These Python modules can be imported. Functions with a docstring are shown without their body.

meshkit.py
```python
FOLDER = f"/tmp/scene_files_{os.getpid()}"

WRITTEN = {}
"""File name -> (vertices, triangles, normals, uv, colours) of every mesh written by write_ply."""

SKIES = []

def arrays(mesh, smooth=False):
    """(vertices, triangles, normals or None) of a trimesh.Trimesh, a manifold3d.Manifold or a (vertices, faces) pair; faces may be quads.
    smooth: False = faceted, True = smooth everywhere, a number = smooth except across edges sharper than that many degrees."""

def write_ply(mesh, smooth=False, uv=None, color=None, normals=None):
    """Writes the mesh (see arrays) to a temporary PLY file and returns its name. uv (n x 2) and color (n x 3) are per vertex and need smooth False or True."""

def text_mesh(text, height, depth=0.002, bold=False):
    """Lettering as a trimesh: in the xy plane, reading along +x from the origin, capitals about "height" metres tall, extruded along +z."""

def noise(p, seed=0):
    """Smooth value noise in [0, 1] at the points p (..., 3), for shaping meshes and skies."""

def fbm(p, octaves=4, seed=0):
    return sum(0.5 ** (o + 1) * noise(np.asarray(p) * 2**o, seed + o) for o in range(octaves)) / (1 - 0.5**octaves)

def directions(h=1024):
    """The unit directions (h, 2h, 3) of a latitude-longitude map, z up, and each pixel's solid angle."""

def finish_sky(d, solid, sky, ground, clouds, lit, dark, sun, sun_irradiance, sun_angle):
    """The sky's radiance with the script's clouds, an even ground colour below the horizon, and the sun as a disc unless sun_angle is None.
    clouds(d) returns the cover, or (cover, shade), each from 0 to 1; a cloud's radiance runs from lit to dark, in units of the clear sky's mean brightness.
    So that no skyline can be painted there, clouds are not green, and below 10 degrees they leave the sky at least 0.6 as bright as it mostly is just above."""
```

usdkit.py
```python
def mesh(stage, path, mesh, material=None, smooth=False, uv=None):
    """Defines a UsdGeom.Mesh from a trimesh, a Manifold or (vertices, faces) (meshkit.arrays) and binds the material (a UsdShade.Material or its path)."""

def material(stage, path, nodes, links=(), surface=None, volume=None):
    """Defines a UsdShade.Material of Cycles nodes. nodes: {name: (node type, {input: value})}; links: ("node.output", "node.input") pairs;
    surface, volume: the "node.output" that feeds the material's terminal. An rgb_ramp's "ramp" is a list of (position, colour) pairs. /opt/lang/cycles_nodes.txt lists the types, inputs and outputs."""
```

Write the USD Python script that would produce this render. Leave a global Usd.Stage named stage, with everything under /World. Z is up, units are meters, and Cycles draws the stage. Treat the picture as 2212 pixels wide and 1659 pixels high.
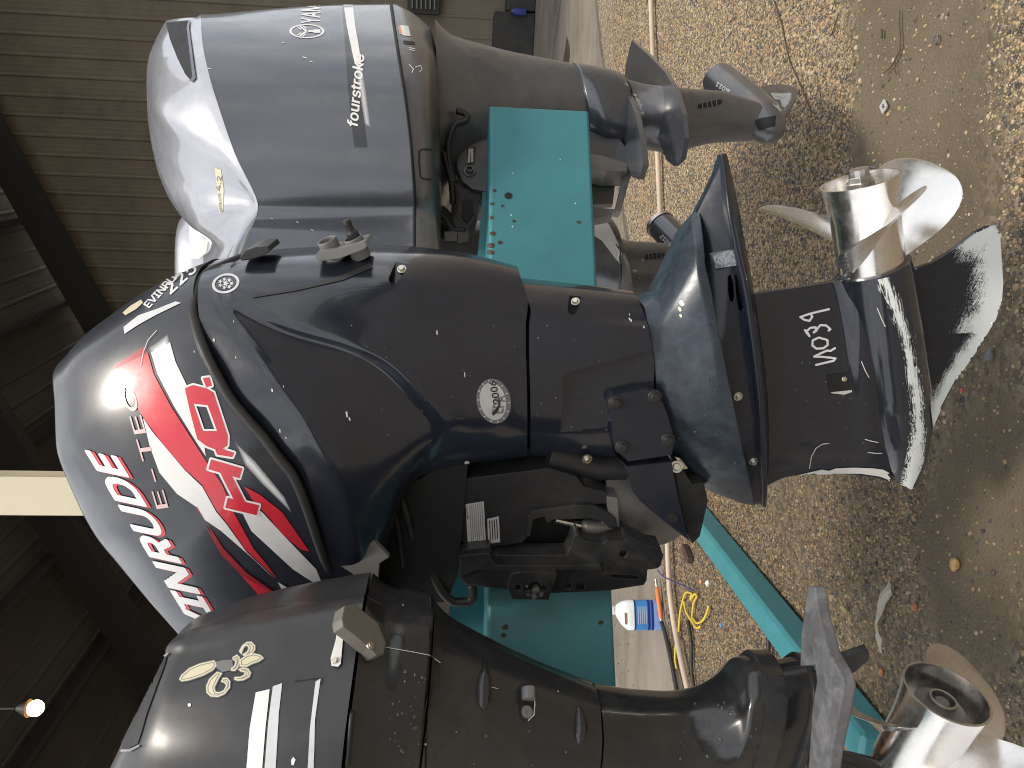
import math, random, numpy as np, trimesh, usdkit, meshkit, shapely
import shapely.geometry as sg
import manifold3d as m3
from scipy.interpolate import PchipInterpolator
from pxr import Usd, UsdGeom, UsdShade, UsdLux, Sdf, Gf, Vt

stage = Usd.Stage.CreateInMemory()
UsdGeom.SetStageUpAxis(stage, UsdGeom.Tokens.z); UsdGeom.SetStageMetersPerUnit(stage, 1.0)
UsdGeom.Xform.Define(stage, '/World'); UsdGeom.Scope.Define(stage, '/World/Looks')
rng = np.random.default_rng(7)

# ------------------------------------------------------------------ camera (a phone held upright, so the picture lies on its side)
FPX, CX, CY = 1660.0, 1106.0, 829.5          # focal length and centre, in units of a 2212 x 1659 picture
PITCH, ROLL, EYE = math.radians(4.5), math.radians(1.2), 1.2
CD = np.array([0, math.cos(PITCH), -math.sin(PITCH)]); _u = np.array([0, math.sin(PITCH), math.cos(PITCH)]); _r = np.array([1.0, 0, 0])
CR = _r * math.cos(ROLL) + _u * math.sin(ROLL); CU = _u * math.cos(ROLL) - _r * math.sin(ROLL); CC = np.array([0, 0, EYE])
cam = UsdGeom.Camera.Define(stage, '/World/camera')
cam.CreateHorizontalApertureAttr(36.0); cam.CreateVerticalApertureAttr(27.0); cam.CreateFocalLengthAttr(36.0 * FPX / 2212)
cam.CreateClippingRangeAttr(Gf.Vec2f(0.05, 500))
_m = np.eye(4); _m[0, :3], _m[1, :3], _m[2, :3], _m[3, :3] = -CU, CR, -CD, CC
cam.AddTransformOp().Set(Gf.Matrix4d(*_m.ravel().tolist()))
EXPOSURE = 0.75
cam.CreateExposureAttr(EXPOSURE)

# ------------------------------------------------------------------ sky and sun
SUN = np.array([0.06, -0.36, 1.0]); SUN /= np.linalg.norm(SUN)
_sky = usdkit.material(stage, '/World/Looks/sky_look', {
    'sky': ('sky_texture', {'sky_type': 'single_scattering', 'sun_disc': False, 'sun_elevation': math.asin(SUN[2]), 'sun_rotation': math.atan2(SUN[0], SUN[1]), 'aerosol_density': 1.6}),
    'tc': ('texture_coordinate', {}),
    'map': ('mapping', {'scale': (1.0, 1.0, 2.2)}),
    'n': ('noise_texture', {'scale': 2.3, 'detail': 7.0, 'roughness': 0.56, 'distortion': 0.35}),
    'cr': ('rgb_ramp', {'ramp': [(0.0, (0.45, 0.45, 0.45)), (0.36, (0.60, 0.60, 0.60)), (0.55, (0.95, 0.95, 0.95)), (1.0, (1, 1, 1))]}),
    'n2': ('noise_texture', {'scale': 5.0, 'detail': 4.0}),
    'cc': ('rgb_ramp', {'ramp': [(0.3, (4.2, 4.3, 4.6)), (0.7, (9.0, 8.9, 8.7))]}),
    'mx': ('mix_color', {'use_clamp': False}),
    'bg': ('background_shader', {'strength': 0.12})},
    [('tc.generated', 'map.vector'), ('map.vector', 'n.vector'), ('map.vector', 'n2.vector'), ('n.fac', 'cr.fac'), ('n2.fac', 'cc.fac'),
     ('cr.color', 'mx.fac'), ('sky.color', 'mx.a'), ('cc.color', 'mx.b'), ('mx.result', 'bg.color')], surface='bg.background')
dome = UsdLux.DomeLight.Define(stage, '/World/sky'); UsdShade.MaterialBindingAPI.Apply(dome.GetPrim()).Bind(_sky)
dome.GetPrim().SetCustomDataByKey('kind', 'structure')
sun = UsdLux.DistantLight.Define(stage, '/World/sun'); sun.CreateIntensityAttr(0.40); sun.CreateAngleAttr(10.0); sun.CreateNormalizeAttr(True) if hasattr(sun, 'CreateNormalizeAttr') else None
sun.CreateColorAttr(Gf.Vec3f(1.0, 0.92, 0.80))
_z = SUN; _x = np.cross([0, 1.0, 0], _z); _x /= np.linalg.norm(_x); _y = np.cross(_z, _x)
_m = np.eye(4); _m[0, :3], _m[1, :3], _m[2, :3] = _x, _y, _z
UsdGeom.Xformable(sun).AddTransformOp().Set(Gf.Matrix4d(*_m.ravel().tolist()))

# ------------------------------------------------------------------ helpers: picture rays to points of the place
def ray(x, y): return CD + CU * (CX - x) / FPX + CR * (CY - y) / FPX
def onY(x, y, Y): q = ray(x, y); return CC + q * Y / q[1]
def onZ(x, y, z=0.0): q = ray(x, y); return CC + q * (z - EYE) / q[2]
def onplane(x, y, O, n): q = ray(x, y); return CC + q * (((O - CC) @ n) / (q @ n))
def project(P):
    v = np.asarray(P, float) - CC; w = v @ CD
    return np.stack([CX - FPX * (v @ CU) / w, CY - FPX * (v @ CR) / w], -1)
def unit(v): v = np.asarray(v, float); return v / np.linalg.norm(v)

class Frame:                       # a thing's own axes: A aft, N towards its port side (near side), U up
    def __init__(s, O, A, U=(0, 0, 1.0)):
        s.O = np.asarray(O, float); s.A = unit(A); U = np.asarray(U, float); s.U = unit(U - s.A * (U @ s.A)); s.N = np.cross(s.A, s.U)
    def at(s, x, y, k=0.0): return onplane(x, y, s.O + s.N * k, s.N)
    def loc(s, P): v = np.asarray(P, float) - s.O; return np.stack([v @ s.A, v @ s.N, v @ s.U], -1)
    def world(s, q): q = np.asarray(q, float); return s.O + q[..., :1] * s.A + q[..., 1:2] * s.N + q[..., 2:3] * s.U
    def mirror(s, P): k = (P - s.O) @ s.N; return P - 2 * k[..., None] * s.N

def resample(P, nu, nv):
    for ax, n in ((0, nu), (1, nv)):
        k = P.shape[ax]
        if k < 3 or n == 1: 
            if k == 2 and n > 1: P = np.concatenate([np.take(P, [0], ax) * (1 - t) + np.take(P, [1], ax) * t for t in np.linspace(0, 1, n + 1)], ax)
            continue
        P = PchipInterpolator(np.arange(k), P, axis=ax)(np.linspace(0, k - 1, (k - 1) * n + 1))
    return P

def solid(v, f):
    m = trimesh.Trimesh(np.asarray(v, float), np.asarray(f), process=False); m.merge_vertices(digits_vertex=6); m.update_faces(m.nondegenerate_faces()); m.remove_unreferenced_vertices()
    trimesh.repair.fix_normals(m)
    if m.volume < 0: m.invert()
    return m

def shell(G, H):
    """closed body from a near grid G and its far twin H (rows x columns)."""
    ring = np.concatenate([G, H[:, ::-1]], 1); R, C, _ = ring.shape
    idx = np.arange(R * C).reshape(R, C); f = []
    for i in range(R - 1):
        a, b = idx[i], np.roll(idx[i], -1); c, d = np.roll(idx[i + 1], -1), idx[i + 1]
        f += np.stack([a, b, c], 1).tolist() + np.stack([a, c, d], 1).tolist()
    m = G.shape[1]
    for i, flip in ((0, 1), (R - 1, 0)):
        for j in range(m - 1):
            q = [idx[i, j], idx[i, j + 1], idx[i, C - 2 - j], idx[i, C - 1 - j]]
            if flip: q = q[::-1]
            f += [[q[0], q[1], q[2]], [q[0], q[2], q[3]]]
    return solid(ring.reshape(-1, 3), f)

def skin(fr, rows, nu=5, nv=5, aft=None, front=None):
    """a two-sided body whose near side passes through the given (x, y, s) points; aft / front: bulge of the flat closing face."""
    P = np.array([[fr.at(*p) for p in r] for r in rows])
    return skinP(fr, P, nu, nv, aft, front)
def skinP(fr, P, nu=5, nv=5, aft=None, front=None):
    ends = []
    for b, col, sg_ in ((aft, 0, 1), (front, -1, -1)):
        if b is None: ends.append(None); continue
        q = fr.loc(P[:, col]); q2 = q.copy(); q2[:, 1] = 0; q2[:, 0] += sg_ * b; q1 = q.copy(); q1[:, 1] *= 0.55; q1[:, 0] += sg_ * b * 0.8
        ends.append((fr.world(q2)[:, None], fr.world(q1)[:, None]))
    if ends[0]: P = np.concatenate([ends[0][0], ends[0][1], P], 1)
    if ends[1]: P = np.concatenate([P, ends[1][1], ends[1][0]], 1)
    G = resample(P, nu, nv)
    return shell(G, fr.mirror(G))

def prism(fr, poly, s0, s1, ref=None):
    """the outline (picture points on the plane s = ref) extruded between two distances from the mid plane."""
    ref = max(s0, s1) if ref is None else ref
    q = fr.loc(np.array([fr.at(x, y, ref) for x, y in poly]))
    pg = sg.Polygon(q[:, [0, 2]]).buffer(0)
    if pg.geom_type != 'Polygon': pg = max(pg.geoms, key=lambda g: g.area)
    m = trimesh.creation.extrude_polygon(pg, s1 - s0, engine='earcut')
    v = np.stack([m.vertices[:, 0], m.vertices[:, 2] + s0, m.vertices[:, 1]], -1)
    return solid(fr.world(v), m.faces)

def rayprism(poly, d0, d1):
    """a cutter along the line of sight between two distances (along the optical axis)."""
    pg = sg.Polygon(poly); m = trimesh.creation.extrude_polygon(pg, 1.0, engine='earcut')
    v = np.array([CC + ray(x, y) * (d0 + (d1 - d0) * z) for x, y, z in m.vertices])
    return solid(v, m.faces)

def mani(m): return m3.Manifold(m3.Mesh(np.asarray(m.vertices, np.float32), np.asarray(m.faces, np.uint32)))
def unmani(M): k = M.to_mesh(); return trimesh.Trimesh(np.array(k.vert_properties[:, :3], float), np.array(k.tri_verts), process=True)
def cut(m, *tools):
    try:
        M = mani(m)
        for t in tools: M = M - mani(t)
        r = unmani(M)
        return r if len(r.faces) > 20 else m
    except Exception as e:
        print('cut failed', e); return m

def tube(pts, rad, n=10, smooth=6, closed=False):
    p = np.asarray(pts, float)
    if smooth > 1 and len(p) > 2:
        p2 = PchipInterpolator(np.arange(len(p)), p)(np.linspace(0, len(p) - 1, (len(p) - 1) * smooth + 1))
        if np.ndim(rad): rad = np.interp(np.linspace(0, len(p) - 1, len(p2)), np.arange(len(p)), rad)
        p = p2
    r = np.broadcast_to(np.asarray(rad, float), (len(p),))
    t = np.gradient(p, axis=0); t /= np.linalg.norm(t, axis=1, keepdims=True) + 1e-12
    ref = np.array([0.123, 0.456, 0.88]); a = np.cross(t[0], ref); a /= np.linalg.norm(a); A = []
    for k in range(len(p)):
        a = a - t[k] * (a @ t[k]); a /= np.linalg.norm(a); A.append(a)
    A = np.array(A); B = np.cross(t, A); an = np.arange(n) * 2 * np.pi / n
    v = p[:, None] + r[:, None, None] * (np.cos(an)[None, :, None] * A[:, None] + np.sin(an)[None, :, None] * B[:, None])
    idx = np.arange(len(p) * n).reshape(len(p), n); f = []
    for i in range(len(p) - 1):
        a0, b0, c0, d0 = idx[i], np.roll(idx[i], -1), np.roll(idx[i + 1], -1), idx[i + 1]
        f += np.stack([a0, b0, c0], 1).tolist() + np.stack([a0, c0, d0], 1).tolist()
    v = v.reshape(-1, 3); k = len(v); v = np.vstack([v, p[:1], p[-1:]])
    f += [[idx[0, (j + 1) % n], idx[0, j], k] for j in range(n)] + [[idx[-1, j], idx[-1, (j + 1) % n], k + 1] for j in range(n)]
    return solid(v, f)

def lathe(O, axis, prof, n=48):
    """profile [(along, radius)] turned about the axis; closed if the profile is a loop."""
    ax = unit(axis); a = unit(np.cross(ax, [0.2, 0.3, 0.93])); b = np.cross(ax, a); an = np.arange(n) * 2 * np.pi / n
    v = np.array([O + ax * z + r * (math.cos(t) * a + math.sin(t) * b) for z, r in prof for t in an]); idx = np.arange(len(v)).reshape(len(prof), n); f = []
    for i in range(len(prof) - 1):
        p, q, r_, s_ = idx[i], np.roll(idx[i], -1), np.roll(idx[i + 1], -1), idx[i + 1]
        f += np.stack([p, q, r_], 1).tolist() + np.stack([p, r_, s_], 1).tolist()
    return solid(v, f)

def box(c, ex, axes=None, bev=0.0):
    """box at centre c, full sizes ex, rounded by bev, axes rows."""
    ex = np.asarray(ex, float) / 2; axes = np.eye(3) if axes is None else np.asarray(axes)
    if bev <= 0: m = trimesh.creation.box(2 * ex)
    else:
        e = ex - bev; pts = []
        for s in np.array(np.meshgrid([-1, 1], [-1, 1], [-1, 1])).reshape(3, -1).T:
            for k in range(3):
                d = np.zeros(3); d[k] = bev; pts.append(s * (e + d))
            pts.append(s * (e + bev * 0.58))
        m = trimesh.convex.convex_hull(np.array(pts))
    return solid(np.asarray(c) + m.vertices @ axes, m.faces)

def hexbolt(P, n, r, h, washer=True):
    ax = unit(n); parts = []
    c = lathe(np.asarray(P, float), ax, [(0, 1e-5), (0, r), (h * .8, r), (h, r * .85), (h, 1e-5)], 6); parts.append(c)
    if washer: parts.append(lathe(np.asarray(P, float), ax, [(-0.001, 1e-5), (-0.001, r * 1.45), (h * .25, r * 1.4), (h * .25, 1e-5)], 20))
    return cat(parts)
def cat(ms): return trimesh.util.concatenate(ms)

# ------------------------------------------------------------------ helpers: scene objects
_used = {}
def numbered(path):
    if path not in _used: _used[path] = 0; return path
    _used[path] += 1; return numbered(f'{path}_{_used[path]:03d}')
def pth(parent): return '/World' if parent is None else str(parent.GetPath())
BASE = {}
def tag(o, label=None, category=None, group=None, kind=None):
    o = o.GetPrim() if hasattr(o, 'GetPrim') else o
    for k, v in (('label', label), ('category', category), ('group', group), ('kind', kind)):
        if v: o.SetCustomDataByKey(k, v)
    return o
def thing(name, label, category, base, group=None):
    x = UsdGeom.Xform.Define(stage, numbered('/World/' + name)); x.AddTranslateOp().Set(Gf.Vec3d(*map(float, base)))
    BASE[str(x.GetPath())] = np.asarray(base, float); return tag(x, label, category, group)
def base_of(parent):
    if parent is None: return np.zeros(3)
    p = str(parent.GetPath()); 
    while p not in BASE and p.count('/') > 2: p = p.rsplit('/', 1)[0]
    return BASE.get(p, np.zeros(3))
def obj(name, mesh, mat, parent=None, smooth=32, label=None, normals=None, attr=None, kind=None):
    path = numbered(pth(parent) + '/' + name); b = base_of(parent)
    if parent is None: BASE[path] = np.zeros(3)
    v, f, n = meshkit.arrays(mesh, smooth if normals is None else False)
    p = usdkit.mesh(stage, path, (np.asarray(v) - b, f), M[mat] if isinstance(mat, str) else mat, False)
    if normals is not None: n = normals
    if n is not None: p.CreateNormalsAttr(Vt.Vec3fArray.FromNumpy(np.asarray(n, np.float32))); p.SetNormalsInterpolation('vertex')
    if attr:
        for k, val in attr.items(): UsdGeom.PrimvarsAPI(p).CreatePrimvar(k, Sdf.ValueTypeNames.FloatArray, 'vertex').Set(Vt.FloatArray.FromNumpy(np.asarray(val, np.float32)))
    return tag(p, label, None, None, kind)

# ------------------------------------------------------------------ helpers: thin flat print that lies on a surface
class Target:
    def __init__(s, *meshes, smooth=True):
        vs, fs, ns, k = [], [], [], 0
        for m in meshes:
            v, f, n = meshkit.arrays(m, smooth or 1); vs.append(v); fs.append(f + k); ns.append(n); k += len(v)
        s.v, s.f, s.n = np.vstack(vs), np.vstack(fs), np.vstack(ns); s.p = project(s.v); t = s.p[s.f]
        s.lo, s.hi = t.min(1), t.max(1)
        e1 = s.v[s.f[:, 1]] - s.v[s.f[:, 0]]; e2 = s.v[s.f[:, 2]] - s.v[s.f[:, 0]]; s.e1, s.e2 = e1, e2
    def hit(s, px):
        px = np.asarray(px, float); out = np.full((len(px), 3), np.nan); nr = np.zeros((len(px), 3))
        lo, hi = px.min(0) - 1, px.max(0) + 1
        cand = np.nonzero(((s.hi >= lo) & (s.lo <= hi)).all(1))[0]
        for i, (x, y) in enumerate(px):
            c = cand[(s.lo[cand, 0] <= x) & (s.hi[cand, 0] >= x) & (s.lo[cand, 1] <= y) & (s.hi[cand, 1] >= y)]
            if not len(c): continue
            d = ray(x, y); h = np.cross(d, s.e2[c]); a = (s.e1[c] * h).sum(1); ok = np.abs(a) > 1e-14; a = np.where(ok, a, 1)
            o = CC - s.v[s.f[c, 0]]; u = (o * h).sum(1) / a; q = np.cross(o, s.e1[c]); w = (q * d).sum(1) / a; t = (s.e2[c] * q).sum(1) / a
            ok &= (u >= -1e-6) & (w >= -1e-6) & (u + w <= 1 + 1e-6) & (t > 0.05)
            if not ok.any(): continue
            j = np.argmin(np.where(ok, t, 1e9)); n = s.n[s.f[c[j]]]; nn = n[0] * (1 - u[j] - w[j]) + n[1] * u[j] + n[2] * w[j]
            out[i] = CC + d * t[j]; nr[i] = nn / (np.linalg.norm(nn) + 1e-12)
        return out, nr

def tri2d(shape, size):
    vs, fs, k = [], [], 0
    for g in getattr(shape, 'geoms', [shape]):
        if g.geom_type != 'Polygon' or g.area < 0.2: continue
        v, f = trimesh.creation.triangulate_polygon(g, engine='earcut')
        v3 = np.c_[v, np.zeros(len(v))]
        v3, f = trimesh.remesh.subdivide_to_size(v3, f, size, max_iter=12)
        vs.append(v3[:, :2]); fs.append(np.asarray(f) + k); k += len(v3)
    m = trimesh.Trimesh(np.c_[np.vstack(vs), np.zeros(k)], np.vstack(fs), process=False); m.merge_vertices(digits_vertex=5)
    return np.asarray(m.vertices)[:, :2], np.asarray(m.faces)

def decal(name, shape, target, mat, parent, off=0.0012, size=14, label=None, wear=None, kind=None):
    """shape: outline in picture points, laid on the target surface."""
    if isinstance(shape, (list, tuple)): shape = sg.Polygon(shape).buffer(0)
    if shape.is_empty: return None
    v, f = tri2d(shape, size); P, n = target.hit(v)
    toward = CC - P; n = np.where(((n * toward).sum(1) < 0)[:, None], -n, n); ok = ~np.isnan(P[:, 0]); f = f[ok[f].all(1)]
    if not len(f): print('decal missed', name); return None
    P = np.where(ok[:, None], P, 0) + n * off
    tri = P[f]; e = np.linalg.norm(tri - np.roll(tri, 1, 1), axis=2).max(1); f = f[e < 0.10]
    g = np.cross(P[f[:, 1]] - P[f[:, 0]], P[f[:, 2]] - P[f[:, 0]]); flip = (g * n[f[:, 0]]).sum(1) < 0; f[flip] = f[flip][:, ::-1]
    use = np.unique(f); mp = -np.ones(len(P), int); mp[use] = np.arange(len(use))
    attr = None
    if wear is not None:
        b = shape.boundary; attr = {'wear': np.clip([wear(*q) for q in v[use]], 0, 1) if callable(wear) else np.clip(np.array([b.distance(sg.Point(*q)) for q in v[use]]) / wear, 0, 1)}
    return obj(name, (P[use], mp[f]), mat, parent, normals=n[use], label=label, attr=attr, kind=kind)

def text_shape(text, x0, y0, ex, ey, bold=True, grow=0.0):
    """lettering as an outline in picture points: baseline start, ex = step per cap height along the text, ey = cap height upwards."""
    m = meshkit.text_mesh(text, 1.0, 0.1, bold); fz = m.triangles_center[:, 2] < 1e-6
    t = m.vertices[m.faces[fz]][:, :, :2]
    s = shapely.union_all([sg.Polygon(q) for q in t if abs(np.cross(q[1] - q[0], q[2] - q[0])) > 1e-9])
    s = shapely.affinity.affine_transform(s.buffer(0.003), [ex[0], ey[0], ex[1], ey[1], x0, y0])
    return s.buffer(grow) if grow else s
def stroke(pts, w): return sg.LineString(pts).buffer(w / 2, quad_segs=4)
import shapely.affinity
# ------------------------------------------------------------------ materials
M = {}
def mat(name, nodes, links, surface='p.BSDF', **k): M[name] = usdkit.material(stage, '/World/Looks/' + name, nodes, links, surface=surface, **k)
def paint(name, col, rough=0.25, metal=0.0, coat=0.0, var=0.12, rvar=0.10, scale=6.0, bump=0.0, bscale=60.0, bevel=0.0, dirt=None, dirt_amt=0.0, spec=0.5, coat_rough=0.04):
    """a painted or moulded surface: colour drifts a little, gloss is uneven, optional dust that has its own shape."""
    c = np.array(col)
    N = {'g': ('geometry', {}), 'n': ('noise_texture', {'scale': scale, 'detail': 5.0, 'roughness': 0.6}),
         'r': ('rgb_ramp', {'ramp': [(0.25, tuple(c * (1 - var))), (0.75, tuple(np.minimum(c * (1 + var), 1)))]}),
         'n2': ('noise_texture', {'scale': scale * 3.7, 'detail': 6.0, 'roughness': 0.65}),
         'mr': ('map_range', {'from_min': 0.3, 'from_max': 0.75, 'to_min': max(rough - rvar, 0.02), 'to_max': rough + rvar, 'clamp': True}),
         'p': ('principled_bsdf', {'metallic': metal, 'specular_ior_level': spec, 'coat_weight': coat, 'coat_roughness': coat_rough})}
    L = [('g.position', 'n.vector'), ('g.position', 'n2.vector'), ('n.fac', 'r.fac'), ('n2.fac', 'mr.value'), ('mr.result', 'p.roughness')]
    cur = 'r.color'
    if dirt is not None:
        N['n3'] = ('noise_texture', {'scale': scale * 1.7, 'detail': 8.0, 'roughness': 0.7, 'distortion': 0.6})
        N['dm'] = ('map_range', {'from_min': 0.46, 'from_max': 0.72, 'to_min': 0.0, 'to_max': dirt_amt, 'clamp': True}); N['dx'] = ('mix_color', {'b': dirt})
        L += [('g.position', 'n3.vector'), ('n3.fac', 'dm.value'), ('dm.result', 'dx.fac'), (cur, 'dx.a')]; cur = 'dx.result'
    L.append((cur, 'p.base_color')); nrm = None
    if bevel: N['bv'] = ('bevel', {'samples': 4, 'radius': bevel}); nrm = 'bv.bevel'
    if bump:
        N['n4'] = ('noise_texture', {'scale': bscale, 'detail': 4.0}); N['b'] = ('bump', {'strength': bump, 'distance': 0.002})
        L += [('g.position', 'n4.vector'), ('n4.fac', 'b.height')] + ([(nrm, 'b.normal')] if nrm else []); nrm = 'b.normal'
    if nrm: L.append((nrm, 'p.normal'))
    mat(name, N, L)
paint('navy', (0.0095, 0.0115, 0.0175), 0.20, coat=0.5, var=0.10, rvar=0.06, dirt=(0.08, 0.085, 0.095), dirt_amt=0.05)
paint('navy_cowl', (0.016, 0.018, 0.024), 0.34, coat=0.55, coat_rough=0.15, var=0.08, rvar=0.05, dirt=(0.10, 0.10, 0.11), dirt_amt=0.06)
paint('navy_bevel', (0.0105, 0.013, 0.020), 0.24, bevel=0.004, dirt=(0.08, 0.085, 0.095), dirt_amt=0.07)
paint('faded_navy', (0.026, 0.034, 0.045), 0.30, metal=0.2, var=0.35, scale=11, rvar=0.12, bevel=0.003, dirt=(0.10, 0.13, 0.155), dirt_amt=0.35)
paint('black', (0.024, 0.024, 0.025), 0.38, coat=0.10, var=0.1, rvar=0.07, coat_rough=0.16, dirt=(0.11, 0.105, 0.10), dirt_amt=0.16)
paint('black_dusty', (0.011, 0.011, 0.0115), 0.26, coat=0.35, var=0.2, rvar=0.08, dirt=(0.10, 0.09, 0.075), dirt_amt=0.14)
paint('grey_metal', (0.085, 0.090, 0.102), 0.30, metal=0.55, coat=0.7, var=0.08, rvar=0.07, coat_rough=0.07)
paint('grey_metal_low', (0.115, 0.115, 0.12), 0.36, metal=0.45, coat=0.3, var=0.12, rvar=0.08, dirt=(0.20, 0.175, 0.14), dirt_amt=0.55)
paint('silver_metal', (0.44, 0.45, 0.48), 0.30, metal=0.6, coat=0.8, var=0.04, rvar=0.05)
paint('dull_metal', (0.20, 0.195, 0.19), 0.45, metal=0.6, bevel=0.003, var=0.3, dirt=(0.30, 0.28, 0.24), dirt_amt=0.7)
paint('black_plastic', (0.014, 0.014, 0.015), 0.42, bump=0.15, bscale=260, bevel=0.004, rvar=0.08, dirt=(0.10, 0.09, 0.08), dirt_amt=0.18)
paint('black_casting', (0.013, 0.014, 0.016), 0.36, bump=0.12, bscale=120, bevel=0.004, rvar=0.08, dirt=(0.16, 0.14, 0.11), dirt_amt=0.25)
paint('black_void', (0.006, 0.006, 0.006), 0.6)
paint('rubber', (0.022, 0.021, 0.02), 0.55, bump=0.1, bscale=300)
paint('grey_plastic', (0.17, 0.168, 0.165), 0.5, bump=0.1, bscale=200, bevel=0.003)
paint('olive_plastic', (0.13, 0.12, 0.10), 0.38, bevel=0.004)
paint('teal', (0.055, 0.225, 0.255), 0.42, var=0.10, rvar=0.08, bevel=0.004, scale=9, bump=0.12, bscale=140, dirt=(0.05, 0.24, 0.265), dirt_amt=0.4)
paint('rust', (0.075, 0.042, 0.03), 0.8, var=0.5, scale=120)
paint('hole', (0.01, 0.01, 0.01), 0.7)
mat('steel', {'g': ('geometry', {}), 'n': ('noise_texture', {'scale': 35.0, 'detail': 6.0, 'roughness': 0.6}), 'mr': ('map_range', {'from_min': 0.3, 'from_max': 0.75, 'to_min': 0.17, 'to_max': 0.32, 'clamp': True}),
    'n3': ('noise_texture', {'scale': 10.0, 'detail': 5.0}), 'rr': ('rgb_ramp', {'ramp': [(0.35, (0.82, 0.80, 0.77)), (0.7, (0.74, 0.71, 0.67))]}), 'b': ('bump', {'strength': 0.05, 'distance': 0.004}),
    'p': ('principled_bsdf', {'metallic': 1.0})}, [('g.position', 'n.vector'), ('g.position', 'n3.vector'), ('n.fac', 'mr.value'), ('mr.result', 'p.roughness'), ('n3.fac', 'rr.fac'), ('rr.color', 'p.base_color'), ('n3.fac', 'b.height'), ('b.normal', 'p.normal')])
paint('steel_satin', (0.55, 0.53, 0.50), 0.33, metal=1.0, bevel=0.001)
paint('zinc', (0.62, 0.58, 0.48), 0.35, metal=1.0)
paint('white_print', (0.80, 0.79, 0.77), 0.3, coat=0.4)
paint('red_print', (0.62, 0.028, 0.045), 0.28, coat=0.5, var=0.05)
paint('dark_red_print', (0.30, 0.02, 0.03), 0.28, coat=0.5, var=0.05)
paint('pink_print', (0.72, 0.50, 0.48), 0.3, coat=0.4)
paint('silver_print', (0.60, 0.60, 0.60), 0.3, coat=0.4, metal=0.2)
paint('grey_print', (0.17, 0.17, 0.18), 0.3, coat=0.4)
paint('dark_print', (0.02, 0.02, 0.022), 0.3, coat=0.4)
paint('cream_print', (0.66, 0.60, 0.42), 0.32, coat=0.3)
paint('orange_print', (0.75, 0.20, 0.05), 0.4)
paint('blue_print', (0.06, 0.25, 0.60), 0.35)
paint('deep_blue_print', (0.015, 0.028, 0.20), 0.35)
paint('chalk', (0.78, 0.78, 0.78), 0.75, var=0.05)
paint('chip_white', (0.75, 0.74, 0.70), 0.6)
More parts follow.
